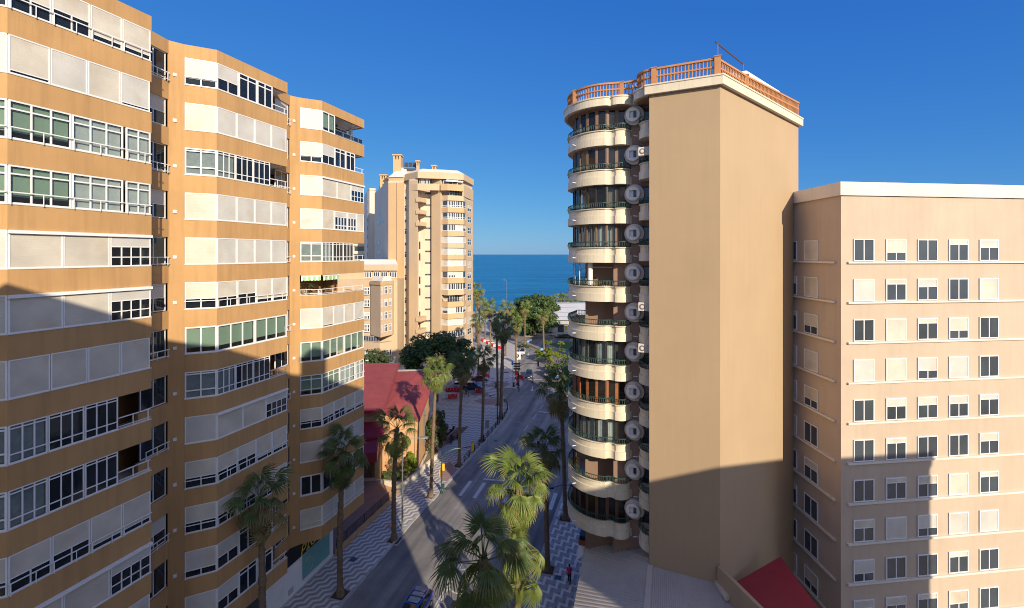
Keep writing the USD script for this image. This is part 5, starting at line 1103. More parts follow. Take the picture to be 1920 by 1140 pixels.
def tree(label, cat, name, x, y, z0, zc, rx, ry, rz, nclump, nleaf, leaf, m, seed, trunk=.35, low=-.75, extra=None):
    t = thing(name, label, cat, (x, y, z0)); c = np.array([0, 0, zc - z0]); rs = random.Random(seed)
    if trunk:
        part('trunk', MB().tube([(0, 0, 0), (.1, 0, (zc - z0) * .35), (0, .1, (zc - z0) * .75)], [trunk * 1.3, trunk, trunk * .7], 8), 'bark', t, smooth=40)
        for k in range(5):
            a = k * 1.3; part('limb', MB().tube([(0, 0, (zc - z0) * .45), (rx * .3 * math.cos(a), ry * .3 * math.sin(a), zc - z0), (rx * .6 * math.cos(a), ry * .6 * math.sin(a), zc - z0 + rz * .3)], [trunk * .6, trunk * .4, trunk * .15], 6), 'bark', t)
    tag(part('crown', foliage(c, rx, ry, rz, nclump, nleaf, leaf, seed, low=low), m, t))
    if extra: part('flowers', foliage(c, rx * 1.03, ry * 1.03, rz * 1.03, 60, extra, .085, seed + 1, low=low), 'flower_pink', t)
    return t
tree('broad dark fig tree behind the red roofed hall', 'tree', 'fig_tree', -15.9, 96, 0, 9.3, 7.3, 6.5, 4.6, 90, 17000, .30, 'ficus_leaf', 1)
tree('large round dark fig tree before the sea', 'tree', 'fig_tree', 8.6, 174, 0, 8.2, 8.6, 8.5, 6.6, 110, 16000, .42, 'ficus_leaf', 2, .6, low=-.95)
tree('small green tree between the hall and the mid-rise building', 'tree', 'small_tree', -27.5, 92, 0, 9.6, 2.9, 2.4, 2.0, 40, 2500, .24, 'bush_leaf', 3, .15)
tree('oleander shrub with pink flowers at the end of the planter', 'shrub', 'oleander', -11.75, 70.6, .5, 3.6, 1.55, 1.9, 3.2, 60, 7000, .16, 'bush_leaf', 4, .06, extra=330)
tree('bright yellow green shrub in the planter against the hall wall', 'shrub', 'bright_shrub', -14.1, 63.6, .55, 1.9, .75, .7, 1.35, 30, 2200, .12, 'bright_leaf', 5, .04)
tree('low clipped hedge along the front of the planter', 'hedge', 'hedge', -16.3, 62.0, .55, .95, 1.9, .6, .55, 40, 2600, .10, 'bush_leaf', 6, 0, low=-1)
tree('sparse pale shrub with flowers at the left end of the planter', 'shrub', 'pale_shrub', -16.6, 63.0, .55, 1.7, .7, .5, 1.1, 18, 350, .11, 'sage_leaf', 7, .03, extra=60)
tree('small leafy shrub beside the lamp post in the planter', 'shrub', 'small_shrub', -15.2, 62.6, .55, 1.2, .6, .5, .8, 18, 700, .10, 'bush_leaf', 8, .03)
for i, (px, py, rx, rz, n, mt, lab) in enumerate([(1022, 676, 2.6, 2.0, 3000, 'bright_leaf', 'yellow green shrub on the median below the lone slim palm'), (1046, 712, 2.6, 2.2, 3200, 'bush_leaf', 'dark shrub at the near half of the median'), (1034, 697, 1.7, 1.6, 1800, 'sage_leaf', 'olive shrub in the middle of the median'),
        (1048, 727, 1.5, .7, 900, 'bright_leaf', 'low yellow ground shrub at the near end of the median'), (1066, 736, 1.6, 2.0, 1600, 'ficus_leaf', 'dark shrub beside the cream balconies on the right'), (982, 652, 1.8, .6, 700, 'bush_leaf', 'low shrubs at the far tip of the median'),
        (1062, 683, 1.6, 1.2, 900, 'ficus_leaf', 'dark shrub right of the candelabra plant')]):
    b = G(px, py); tree(lab, 'shrub', 'median_shrub', b[0], b[1], .1, rz * .8, rx, rx * .8, rz, 30, n, .20, mt, 20 + i, .05, low=-.6)
for i, (x0, y0, L) in enumerate([(3.0, 176.8, 12), (15, 170.2, 14), (30, 167.4, 16)]):
    tree('dark hedge in front of the seafront wall, ' + ('left part below the fig tree', 'middle part below the restaurant', 'right part beyond the lawn')[i], 'hedge', 'seafront_hedge', x0 + L / 2, y0 - 1.2, 0, .7, L / 2, 1.0, .9, 50, 3500, .2, 'ficus_leaf', 40 + i, 0, low=-1)
# candelabra plant: bare stems with round tufts
b = G(1043, 690); cd = thing('candelabra_plant', 'candelabra shaped plant with round yellow green tufts on bare stems', 'plant', (b[0], b[1], .1))
for i, (dx, dz) in enumerate([(-2.2, 6.8), (1.2, 6.6), (-1.3, 5.0), (1.5, 4.6), (2.0, 3.0), (0.6, 3.2), (-.5, 3.7)]):
    part('stem', MB().tube([(0, 0, 0), (dx * .35, .1, dz * .45), (dx, 0, dz)], [.13, .10, .07], 6), 'bark', cd)
    part('tuft', foliage(np.array([dx, 0, dz + .1]), .95, .9, .5, 20, 420, .17, 70 + i, low=-.7), 'bright_leaf', cd)
# ------------------------------------------------------------------ vehicles
def car(name, label, x, y, heading, paint, L=4.2, W=1.78, Hh=1.48, suv=False, roof=None, fine=True):
    """hatchback: body lofted from cross-sections along its length (x forward), glass house, wheels, lamps"""
    t = thing(name, label, 'car', (x, y, 0.004), heading); h = L / 2; zb = .22 + .06 * suv
    st_ = [(-h, .62, .55, .50), (-h + .10, .80, .92, .60), (-h + .5, .86, 1.0, .62), (-.3, .89, .96, .63), (.75, .89, .94, .63), (1.25, .87, .88, .60), (h - .35, .83, .76, .55), (h - .06, .74, .66, .50), (h, .60, .55, .46)]
    sc = Hh / 1.48; v, f = [], []; k = W / 1.78
    for (xx, hw, zt, zm) in st_:
        hw *= k; zt *= sc; zm *= sc
        sec = [(hw * .86, zb), (hw, zb + .16), (hw * 1.0, zm), (hw * .93, zt - .03), (hw * .80, zt)]
        v += [[xx, -a, z] for a, z in sec] + [[xx, a, z] for a, z in sec[::-1]]
    n = 10
    for i in range(len(st_) - 1):
        for j in range(n): q = (j + 1) % n; f.append([i * n + j, i * n + q, (i + 1) * n + q, (i + 1) * n + j])
    f = np.array(f); f = np.vstack([f[:, [0, 2, 1]], f[:, [0, 3, 2]]]); e = (len(st_) - 1) * n
    cap = [[0, j, j + 1] for j in range(1, n - 1)] + [[e, e + j + 1, e + j] for j in range(1, n - 1)]
    m = trimesh.Trimesh(np.array(v), np.vstack([f, cap]), process=False)
    part('body', m, paint, t, smooth=35)
    # glass house
    cs = [(-h + .12, .70, .95, .70, .95), (-h + .55, .76, .97, .60, 1.40), (-.25, .79, .97, .64, 1.48), (.45, .79, .95, .62, 1.44), (1.28, .76, .90, .74, .92)]
    v = []
    for (xx, a, z0, b_, z1) in cs: v += [[xx, -a * k, z0 * sc - .02], [xx, -b_ * k, z1 * sc], [xx, b_ * k, z1 * sc], [xx, a * k, z0 * sc - .02]]
    f = []
    for i in range(4):
        for j in range(3): f.append([i * 4 + j, (i + 1) * 4 + j, (i + 1) * 4 + j + 1, i * 4 + j + 1])
    f += [[0, 1, 2, 3], [19, 18, 17, 16]]
    part('windows', MB().add(v, np.array(f)), 'car_glass', t, smooth=25)
    rv = np.array([[c_[0], s * (c_[3] + .015) * k, c_[4] * sc + .012] for c_ in cs[1:4] for s in (-1, 1)])
    rf = part('roof', skin([rv[0], rv[2], rv[4], rv[5], rv[3], rv[1]], .03), paint, t)
    if roof:
        part('sunroof', MB().box(-h + .72, .32, -.48 * k, .48 * k, 1.475 * sc + .014, 1.475 * sc + .03), roof, rf); part('crossbar', MB().box(-.42, -.34, -.6 * k, .6 * k, 1.50 * sc, 1.545 * sc).box(-1.02, -.94, -.58 * k, .58 * k, 1.48 * sc, 1.53 * sc), 'car_black', rf)
    for s in (-1, 1):   # pillars and mirrors
        part('pillar', MB().tube([(1.27, s * .755 * k, .92 * sc), (.47, s * .635 * k, 1.445 * sc), (-.25, s * .655 * k, 1.485 * sc), (-h + .53, s * .615 * k, 1.405 * sc), (-h + .14, s * .72 * k, .95 * sc)], .035, 5), paint, t)
        part('pillar', MB().tube([(-.1, s * .80 * k, .96 * sc), (-.14, s * .655 * k, 1.47 * sc)], .03, 4), 'car_black', t)
        part('mirror', MB().box(.92, 1.08, s * .97 * k - .09, s * .97 * k + .09, .93 * sc, 1.06 * sc), paint, t)
        part('headlight', MB().box(h - .22, h - .035, s * .62 * k - .15, s * .62 * k + .15, .58 * sc, .70 * sc), 'lamp_clear', t)
        part('tail_lamp', MB().box(-h + .02, -h + .14, s * .68 * k - .10, s * .68 * k + .10, .68 * sc, .92 * sc), 'lamp_red', t)
        for xx in (-h + .78, h - .82):
            w = part('wheel', MB().cyl((xx, s * (.78 * k) - .10, .315), .315, .20, 18, 'y'), 'rubber', t)
            part('rim', MB().cyl((xx, s * (.78 * k) + (.102 if s > 0 else -.115), .315), .20, .012, 12, 'y'), 'rim_metal', w)
    part('bumper', MB().box(h - .12, h + .03, -.70 * k, .70 * k, .28, .46), 'car_black', t); part('grille', MB().box(h - .05, h + .012, -.40 * k, .40 * k, .50 * sc, .60 * sc), 'car_black', t)
    part('number_plate', MB().box(h + .03, h + .045, -.26, .26, .33, .44), 'plate', t); part('number_plate', MB().box(-h - .02, -h, -.26, .26, .56, .67), 'plate', t)
    part('wiper', MB().tube([(1.2, -.5, .955 * sc), (1.0, .1, 1.10 * sc)], .012, 4), 'car_black', t)
    return t
HS = SDEG + 180
car('parked_car', 'glossy blue hatchback with a tan reflection painted on its glass roof driving down the near lane', -8.35, 39.0, HS, 'car_blue', 4.3, 1.85, 1.5, roof='roof_reflection')
c = G(992, 706); car('parked_car', 'dark slate car coming down the sunlit part of the road', c[0], c[1], -95, 'car_slate', 4.3, 1.8, 1.5)
c = G(889, 729.5); car('parked_car', 'dark blue sport utility car crossing the side street', c[0] - .3, c[1], -8, 'car_navy', 4.6, 1.9, 1.68, suv=True)
c = G(884, 668); car('parked_car', 'teal car parked at the foot of the peach tower', c[0], c[1], 25, 'car_teal', 4.3, 1.8, 1.5)
c = G(976, 663); car('parked_car', 'white car far up the road beside the palms', c[0] + .6, c[1], -95, 'car_white', 4.6, 1.85, 1.6)
c = G(899, 715); car('parked_car', 'maroon car parked behind the dark blue sport utility car', c[0], c[1], 10, 'car_maroon', 4.2, 1.78, 1.45)
c = G(866, 727); car('parked_car', 'silver car under the fig tree behind the red barriers', c[0], c[1], 0, 'car_silver', 4.2, 1.78, 1.45)

# ------------------------------------------------------------------ people
def figure(t, joints, skin_m, top_m, leg_m, hair_m='hair', scale=1.0, jacket=True):
    """one continuous body hulled along the skeleton, with head, hair, shirt, trousers, shoes and five-fingered hands"""
    import manifold3d as m3
    sph = lambda p, r: m3.Manifold.sphere(r, 10).translate([float(q) for q in p])
    hull = lambda a, ra, b, rb: m3.Manifold.batch_hull([sph(a, ra), sph(b, rb)])
    J = {k: np.array(v, float) for k, v in joints.items()}
    body = None
    def add(*bs):
        nonlocal body
        for q in bs: body = q if body is None else body + q
    add(hull(J['pelvis'], .125, J['chest'], .14), hull(J['chest'], .13, J['neck'], .06), hull(J['ls'], .065, J['rs'], .065), hull(J['neck'], .05, J['head'], .06), m3.Manifold.batch_hull([sph(J['head'], .095), sph(J['head'] + [.03, 0, .06], .085), sph(J['head'] + [.035, 0, -.06], .055)]))
    fx = J['head'] + np.array([.105, 0, -.005]); add(sph(fx, .018), sph(J['head'] + [0, .095, 0], .022), sph(J['head'] + [0, -.095, 0], .022))
    for s in 'lr':
        add(hull(J[s + 's'], .058, J[s + 'e'], .042), hull(J[s + 'e'], .042, J[s + 'w'], .030), hull(J[s + 'h'], .088, J[s + 'k'], .060), hull(J[s + 'k'], .060, J[s + 'a'], .042), hull(J[s + 'a'] + [0, 0, -.03], .045, J[s + 'a'] + [.15, 0, -.045], .035))
        d = J[s + 'w'] - J[s + 'e']; d /= np.linalg.norm(d); pw = J[s + 'w'] + d * .06; add(hull(J[s + 'w'], .028, pw, .034)); sd = np.cross(d, [0, 1.0, 0]); sd /= np.linalg.norm(sd) + 1e-9
        for q in range(4): o = pw + sd * (.012 * (q * 2 - 3)); l_ = (.055, .068, .072, .06)[q]; add(hull(o, .0095, o + d * l_ * .6, .0085), hull(o + d * l_ * .6, .0085, o + d * l_ + np.array([.012, 0, 0]), .0075))
        add(hull(J[s + 'w'] + sd * .025, .011, J[s + 'w'] + sd * .055 + d * .05, .009))
    part('body', body, skin_m, t, smooth=50)
    grow = .016
    sh = hull(J['pelvis'] + [0, 0, .06], .135 + grow, J['chest'], .145 + grow) + hull(J['ls'], .075, J['rs'], .075) + hull(J['chest'], .14, J['neck'] - [0, 0, .05], .07)
    for s in 'lr': sh = sh + hull(J[s + 's'], .072, J[s + 'e'], .055) + (hull(J[s + 'e'], .055, J[s + 'e'] + (J[s + 'w'] - J[s + 'e']) * .75, .042) if jacket else hull(J[s + 'e'], .05, J[s + 'e'], .05))
    part('shirt', sh, top_m, t, smooth=50)
    tr = hull(J['lh'], .10 + grow, J['rh'], .10 + grow)
    for s in 'lr': tr = tr + hull(J[s + 'h'], .10 + grow, J[s + 'k'], .072) + hull(J[s + 'k'], .072, J[s + 'a'] + [0, 0, .03], .058)
    part('trousers', tr, leg_m, t, smooth=50)
    for s in 'lr': part('shoe', hull(J[s + 'a'] + [-.02, 0, -.035], .05, J[s + 'a'] + [.16, 0, -.05], .04), 'shoe', t, smooth=50)
    part('hair', m3.Manifold.batch_hull([sph(J['head'] + [-.02, 0, .045], .105), sph(J['head'] + [.03, 0, .085], .08), sph(J['head'] + [-.045, 0, -.03], .075)]), hair_m, t, smooth=50)
    for s in (-1, 1): part('eye', sph(J['head'] + [.098, s * .035, .02], .012), 'hair', t)
    part('mouth', hull(J['head'] + [.085, -.02, -.055], .008, J['head'] + [.085, .02, -.055], .008), 'cloth_red', t)
WALK = {'pelvis': (0, 0, .95), 'chest': (.03, 0, 1.30), 'neck': (.04, 0, 1.48), 'head': (.06, 0, 1.63), 'ls': (.03, .18, 1.42), 'rs': (.03, -.18, 1.42), 'le': (-.10, .23, 1.16), 're': (.14, -.23, 1.17), 'lw': (-.02, .24, .93), 'rw': (.30, -.2, .98),
        'lh': (0, .09, .92), 'rh': (0, -.09, .92), 'lk': (.17, .10, .53), 'rk': (.02, -.10, .50), 'la': (.24, .10, .10), 'ra': (-.26, -.10, .14)}
STAND = {**WALK, 'le': (0, .24, 1.15), 're': (0, -.24, 1.15), 'lw': (.05, .23, .90), 'rw': (.05, -.23, .90), 'lk': (.03, .1, .51), 'rk': (.02, -.1, .51), 'la': (0, .1, .09), 'ra': (.0, -.1, .09)}
SIT = {'pelvis': (0, 0, .86), 'chest': (.10, 0, 1.20), 'neck': (.14, 0, 1.38), 'head': (.18, 0, 1.53), 'ls': (.12, .18, 1.32), 'rs': (.12, -.18, 1.32), 'le': (.30, .24, 1.12), 're': (.30, -.24, 1.12), 'lw': (.52, .26, 1.06), 'rw': (.52, -.26, 1.06),
       'lh': (0, .1, .84), 'rh': (0, -.1, .84), 'lk': (.42, .16, .76), 'rk': (.42, -.16, .76), 'la': (.40, .15, .36), 'ra': (.40, -.15, .36)}
def person(label, px, py, z, heading, pose, top, legs, **kw):
    c = G(px, py, z); t = thing('person', label, 'person', (c[0], c[1], z), heading); figure(t, pose, 'skin', top, legs, **kw); return t, c
person('person in a pink shirt and dark trousers walking on the right pavement', 1067.5, 1094, KH, SDEG, WALK, 'cloth_pink', 'cloth_dark', jacket=False)
tp_, cp_ = person('person in dark red clothes pulling a shopping trolley across the plaza', 832, 786, KH, 20, WALK, 'cloth_red', 'cloth_dark')
person('person in a red top and dark trousers at the side street crossing', 929.5, 729, 0.006, -60, WALK, 'cloth_red', 'cloth_dark', jacket=False)
tr_ = thing('shopping_trolley', 'small two wheeled shopping trolley beside the person on the plaza', 'trolley', (cp_[0] - .75, cp_[1] - .2, KH), 20)
part('bag', MB().box(-.16, .16, -.18, .18, .14, .72), 'cloth_dark', tr_); part('handle', MB().tube([(-.14, 0, .1), (-.1, 0, .75), (.32, -.1, .98)], .014, 5), 'pole_grey', tr_)
for s in (-1, 1): part('wheel', MB().cyl((-.1, s * .2 - .02, .09), .09, .04, 12, 'y'), 'rubber', tr_)
# ------------------------------------------------------------------ scooters
def scooter(label, x, y, z, heading, paint, group=None):
    t = thing('scooter', label, 'scooter', (x, y, z), heading, group)
    for xx in (-.62, .62):
        w = part('wheel', MB().cyl((xx, -.06, .26), .26, .12, 16, 'y'), 'rubber', t); part('rim', MB().cyl((xx, -.065, .26), .14, .13, 10, 'y'), 'rim_metal', w)
    part('body', skin([(-.95, -.17, .62), (-.2, -.20, .55), (-.2, .20, .55), (-.95, .17, .62)], .26), paint, t); part('footboard', MB().box(-.2, .38, -.19, .19, .28, .34), 'car_black', t)
    part('front_shield', skin([(.36, -.22, .34), (.52, -.2, .98), (.52, .2, .98), (.36, .22, .34)], .05), paint, t); part('seat', MB().box(-.85, -.12, -.15, .15, .63, .76), 'rubber', t)
    part('fork', MB().tube([(.62, 0, .26), (.46, 0, 1.0)], .035, 6), 'car_black', t); part('handlebar', MB().tube([(.40, -.33, 1.06), (.47, 0, 1.02), (.40, .33, 1.06)], .018, 6), 'car_black', t)
    part('headlight', MB().cyl((.53, 0, .88), .07, .05, 10, 'x'), 'lamp_clear', t); part('mudguard', MB().box(.42, .86, -.08, .08, .50, .54), paint, t)
    for s in (-1, 1): part('mirror', MB().tube([(.42, s * .25, 1.06), (.40, s * .30, 1.22)], .012, 4).box(.38, .41, s * .30 - .06, s * .30 + .06, 1.20, 1.28), 'car_black', t)
    part('tail_lamp', MB().box(-.99, -.95, -.08, .08, .52, .60), 'lamp_red', t)
    return t
c = G(998.5, 717); scooter('white scooter ridden behind the dark slate car', c[0], c[1], .004, -95, 'car_white')
t = thing('person', 'rider in a white shirt sitting on the white scooter', 'person', (c[0], c[1], .004), -95); figure(t, {k: np.array(v) + [-.35, 0, 0] for k, v in SIT.items()}, 'skin', 'cloth_white', 'cloth_blue', 'sign_white')
for i, (px, py, hd, pn, lab) in enumerate([(836, 825, 60, 'car_maroon', 'magenta scooter parked at the foot of the steps nearest the flowering shrub'), (843, 818, 75, 'car_black', 'black scooter parked second from the flowering shrub'), (849, 812, 80, 'car_black', 'black scooter parked third from the flowering shrub'),
        (853, 826, 30, 'car_black', 'black scooter parked nearest the shaded palm trunk'), (846, 829, 95, 'car_navy', 'dark blue scooter parked at the front of the row')]):
    c = G(px, py, KH); scooter(lab, c[0], c[1], KH, hd, pn)
c = G(846, 1156); scooter('black scooter at the very bottom edge beside the blue car', c[0], c[1], .004, HS, 'car_black')
# ------------------------------------------------------------------ traffic lights, lamps, signs
def signal_box(parent, c, face, back='signal_yellow', s=1.0):
    """three-lamp head at c; face = heading of its lenses in degrees"""
    a = math.radians(face); R = lambda q: rot(np.array(q), a) + np.asarray(c)
    v, f = MB().box(-.13 * s, .11 * s, -.17 * s, .17 * s, -.5 * s, .5 * s).get(); b = part('signal_head', (R(v), f), back, parent, world=True)
    v, f = MB().box(.11 * s, .125 * s, -.20 * s, .20 * s, -.54 * s, .54 * s).get(); part('front_plate', (R(v), f), 'pole_dark', b, world=True)
    for k, m in ((.31, 'lens_red'), (0, 'lens_amber'), (-.31, 'lens_green')):
        v, f = MB().cyl((.127 * s, 0, k * s), .105 * s, .02, 12, 'x').get(); part('lens', (R(v), f), m, b, world=True)
        v, f = MB().box(.13 * s, .32 * s, -.12 * s, .12 * s, (k + .10) * s, (k + .125) * s).get(); part('visor', (R(v), f), 'pole_dark', b, world=True)
    return b
def traffic_light(label, base, tip, m, face, extra=()):
    base, tip = np.asarray(base, float), np.asarray(tip, float); t = thing('traffic_light', label, 'traffic light', base)
    zt = tip[2] + .05; knee = base * 1.0; hz = tip - base; hz[2] = 0; an = np.linspace(0, np.pi / 2, 9); r = min(1.8, np.linalg.norm(hz) * .45); u = hz / np.linalg.norm(hz)
    path = [base, base + [0, 0, zt - base[2] - r]] + [base + u * (r - r * math.cos(q)) + np.array([0, 0, zt - base[2] - r + r * math.sin(q)]) for q in an[1:]] + [np.array([tip[0], tip[1], zt])]
    part('pole', MB().tube(path, np.r_[[.085, .08], np.full(len(path) - 2, .055)], 8), m, t, smooth=40, world=True)
    part('base_plate', MB().box(base[0] - .18, base[0] + .18, base[1] - .18, base[1] + .18, base[2], base[2] + .05), m, t, world=True)
    signal_box(t, tip, face)
    for (dx, dy, z, fc) in extra: signal_box(t, base + [dx, dy, z], fc, s=.85)
    part('control_box', MB().box(base[0] + .09, base[0] + .35, base[1] - .15, base[1] + .15, base[2] + .5, base[2] + 1.1), m, t, world=True)
    return t
bs = G(828, 924, KH); dtip = bs[1] + 1.2; traffic_light('green pole traffic light with bent arm and yellow signal boxes near the sunlit palm', bs, [(886 - 960) / F * dtip, dtip, H - (838 - HY) * dtip / F], 'pole_green', 100, ((.22, .1, 3.3, 100), (-.12, -.22, 2.7, -20)))
bs = G(1036, 872, KH); traffic_light('traffic light with its arm above the right pavement palm', bs + [1.6, 0, 0], [(1009 - 960) / F * 67, 67, H - (833 - HY) * 67 / F], 'pole_dark', -80)
bs = G(971, 727, KH); d_ = bs[1] + .5; traffic_light('dark traffic light with curved arm over the sunlit road by the far pavement', bs, [(1009 - 960) / F * d_, d_, H - (682 - HY) * d_ / F], 'pole_dark', -90, ((0.1, -.2, 3.0, -90),))
def street_lamp(label, base, top_z, arm, m, low=None, head=.75, name='street_lamp'):
    base = np.asarray(base, float); t = thing(name, label, 'street lamp', base); a = np.asarray(arm, float)
    L = np.linalg.norm(a)
    part('pole', MB().tube([base, base + [0, 0, (top_z - base[2]) * .5], [base[0], base[1], top_z]], [.11, .085, .06], 8), m, t, smooth=40, world=True)
    if L > 0:
        u = np.array([a[0], a[1], 0]) / L
        part('arm', MB().tube([[base[0], base[1], top_z - .02], [base[0] + a[0] * .5, base[1] + a[1] * .5, top_z + .12], [base[0] + a[0], base[1] + a[1], top_z + .15]], .04, 6), m, t, world=True)
        e = np.array([base[0] + a[0], base[1] + a[1], top_z + .15]); part('lamp_head', MB().seg(e - u * .1, e + u, 0, head + .1, top_z + .08, top_z + .24, -.16, .16), 'pole_grey', t, world=True); part('lamp_glass', MB().seg(e, e + u, .05, head - .05, top_z + .05, top_z + .079, -.12, .12), 'lamp_clear', t, world=True)
    if low:
        dx, dy, z = low; part('low_arm', MB().tube([base + [0, 0, z], base + [dx * .5, dy * .5, z + .15], base + [dx, dy, z + .1]], .035, 5), m, t, world=True); part('low_lamp_head', MB().box(base[0] + dx - .28, base[0] + dx + .28, base[1] + dy - .14, base[1] + dy + .14, z + base[2] + .05, z + base[2] + .18), m, t, world=True)
    return t
bs = G(754.5, 992, KH); street_lamp('tall grey street lamp with a flat head beside the dark palm at the terrace', bs, H - (826 - HY) * bs[1] / F, (2.0, .4), 'pole_grey', (-.9, -.2, 4.4))
bs = G(932.5, 797, KH); street_lamp('black double lamp post with two arms at the tip of the plaza', bs, H - (700 - HY) * bs[1] / F, (1.3, .1), 'pole_dark', (-1.2, 0, 5.2))
bs = G(973, 735, KH); street_lamp('tall dark street lamp with long arm at the corner of the far pavement', bs, H - (640 - HY) * bs[1] / F, (2.2, .8), 'pole_dark')
bs = G(948, 640); street_lamp('thin lamp post standing against the sea', [bs[0], bs[1] + 40, 0], 19.5, (-.8, 0), 'pole_grey')
for i, (px, y0, y1, D) in enumerate([(945, 562, 600, 215), (1087, 562, 590, 225)]): street_lamp(('second thin mast against the sea beside the lamp post', 'thin mast seen through the open corner balcony')[i], [(px - 960) / F * D, D, 0], H - (y0 - HY) * D / F, (0, 0), 'pole_grey', name='mast')
def round_sign(label, px, py, z, base_z=KH, r=.32, m='sign_blue', arrow=True, pole='pole_grey'):
    c = G(px, py, z); t = thing('road_sign', label, 'sign', (c[0], c[1], base_z))
    part('pole', MB().tube([(c[0], c[1], base_z), (c[0], c[1], z + r)], .03, 6), pole, t, world=True); d = part('disc', MB().cyl((c[0], c[1] - .04, z), r, -.02, 20, 'y'), m, t, world=True)
    part('rim', MB().poly(Point(0, 0).buffer(r).difference(Point(0, 0).buffer(r - .03)), 0, .006).get() and (np.array([[q[0] + c[0], c[1] - .062 - q[2], q[1] + z] for q in MB().poly(Point(0, 0).buffer(r).difference(Point(0, 0).buffer(r - .03)), 0, .006).get()[0]]), MB().poly(Point(0, 0).buffer(r).difference(Point(0, 0).buffer(r - .03)), 0, .006).get()[1][:, ::-1]), 'sign_white', d, world=True)
    if arrow:
        y = c[1] - .066; P = [(-.18, .12), (-.12, .18), (.07, -.01), (.14, .06), (.16, -.17), (-.07, -.15), (0, -.08)]
        part('arrow', MB().poly(Polygon(P), 0, .004).get() and (np.array([[q[0] + c[0], y - q[2], q[1] + z] for q in MB().poly(Polygon(P), 0, .004).get()[0]]), MB().poly(Polygon(P), 0, .004).get()[1][:, ::-1]), 'sign_white', d, world=True)
    return t
round_sign('round blue arrow sign at the near end of the median', 1045, 707, 1.7, r=.42); round_sign('round blue arrow sign on the median beside the lone slim palm', 1016, 655, 1.8, r=.42); round_sign('round blue sign at the far tip of the median', 990, 640, 1.8, r=.42)
c = G(966, 728, KH); t = thing('direction_sign', 'three stacked brown direction boards with a small blue square on two posts', 'sign', (c[0], c[1], KH))
D = c[1]
for x_ in (961.5, 973.5): part('post', MB().tube([((x_ - 960) / F * D, D, KH), ((x_ - 960) / F * D, D, 6.3)], .05, 6), 'pole_grey', t, world=True)
for k, y_ in enumerate((680, 684.6, 689.4)):
    z = H - (y_ + 2 - HY) * D / F; a0, a1 = (962.5 - 960) / F * D, (975.5 - 960) / F * D
    q = part('board', MB().box(a0, a1, D - .10, D - .06, z - .23, z + .23), 'sign_brown', t, world=True); part('white_edge', MB().box(a0, a1, D - .106, D - .101, z - .23, z - .20).box(a0, a1, D - .106, D - .101, z + .20, z + .23), 'sign_white', q, world=True)
z = H - (681 - HY) * D / F; part('blue_panel', MB().box((959 - 960) / F * D, (962.3 - 960) / F * D, D - .10, D - .06, z - .4, z + .4), 'sign_blue', t, world=True)
c = G(918, 842, KH); D = c[1] + .5; t = thing('grey_sign', 'small grey back of a sign on a thin post at the plaza edge', 'sign', ((913.5 - 960) / F * D, D, KH))
part('post', MB().tube([(0, 0, 0), (0, 0, 4.2)], .035, 6), 'pole_grey', t); part('panel', MB().box(-.32, .32, -.05, -.01, 3.1, 4.4), 'sign_grey', t); part('brace', MB().box(-.30, .30, -.01, .02, 3.4, 3.46).box(-.30, .30, -.01, .02, 4.0, 4.06), 'pole_grey', t)
c = G(967, 682, KH); D = c[1]; t = thing('advert_board', 'white advertising board with a black figure standing behind the direction boards', 'sign', (c[0] + .6, D, KH))
part('post', MB().box(-.08, .08, -.06, .06, 0, 1.2), 'pole_grey', t); part('board', MB().box(-.75, .75, -.08, .02, 1.2, 3.4), 'sign_white', t); part('black_print', MB().add(np.array([[q[0], -.085, q[1]] for q in [(-.3, 1.7), (-.05, 1.6), (.25, 2.2), (.35, 2.7), (.05, 2.55), (-.2, 3.0), (-.35, 2.8), (-.1, 2.3)]]), [[0, 1, 2], [0, 2, 7], [2, 3, 4], [2, 4, 7], [4, 5, 6], [4, 6, 7]]), 'panel_dark', t)
# ------------------------------------------------------------------ kerb railings of the plaza
def kerb_fence(p, q, label, proto=[None]):
    p, q = np.asarray(p, float), np.asarray(q, float); L = np.linalg.norm(q - p); a = math.degrees(math.atan2(q[1] - p[1], q[0] - p[0]))
    if proto[0] is None:
        t = thing('kerb_railing', label, 'railing', (*p, KH), a, 'black crossed railings along the plaza kerb'); W = 1.9
        for x in (0.04, W - .04): part('post', MB().box(x - .035, x + .035, -.035, .035, 0, 1.0), 'iron_black', t)
        part('top_rail', MB().box(.0, W, -.025, .025, .92, .97), 'iron_black', t); part('bottom_rail', MB().box(.075, W - .075, -.02, .02, .14, .18), 'iron_black', t)
        for k in range(2):
            x0, x1 = .08 + k * .87, .08 + (k + 1) * .87
            part('cross_bar', MB().tube([(x0, 0, .18), (x1, 0, .92)], .02, 4), 'iron_black', t); part('cross_bar', MB().tube([(x0, 0, .92), (x1, 0, .18)], .02, 4), 'iron_black', t)
            part('ring', MB().tube([((x0 + x1) / 2 + .16 * math.cos(w), 0, .55 + .16 * math.sin(w)) for w in np.linspace(0, 6.283, 13)], .018, 4), 'iron_black', t)
        proto[0] = t; return t
    return copy_of(proto[0], 'kerb_railing', label, (*p, KH), a, 1.0)
kl = LineString(KL[2:10]).parallel_offset(.42, 'left', join_style=2)
pts_ = np.array(kl.coords); kl = LineString(pts_ if pts_[0][1] < pts_[-1][1] else pts_[::-1])
s = 0.0
while s < kl.length - 2:
    a, b = kl.interpolate(s), kl.interpolate(s + 1.9)
    if 66.6 < a.y < 94: kerb_fence((a.x, a.y), (b.x, b.y), 'black railing unit with crossed bars on the plaza kerb')
    s += 2.02
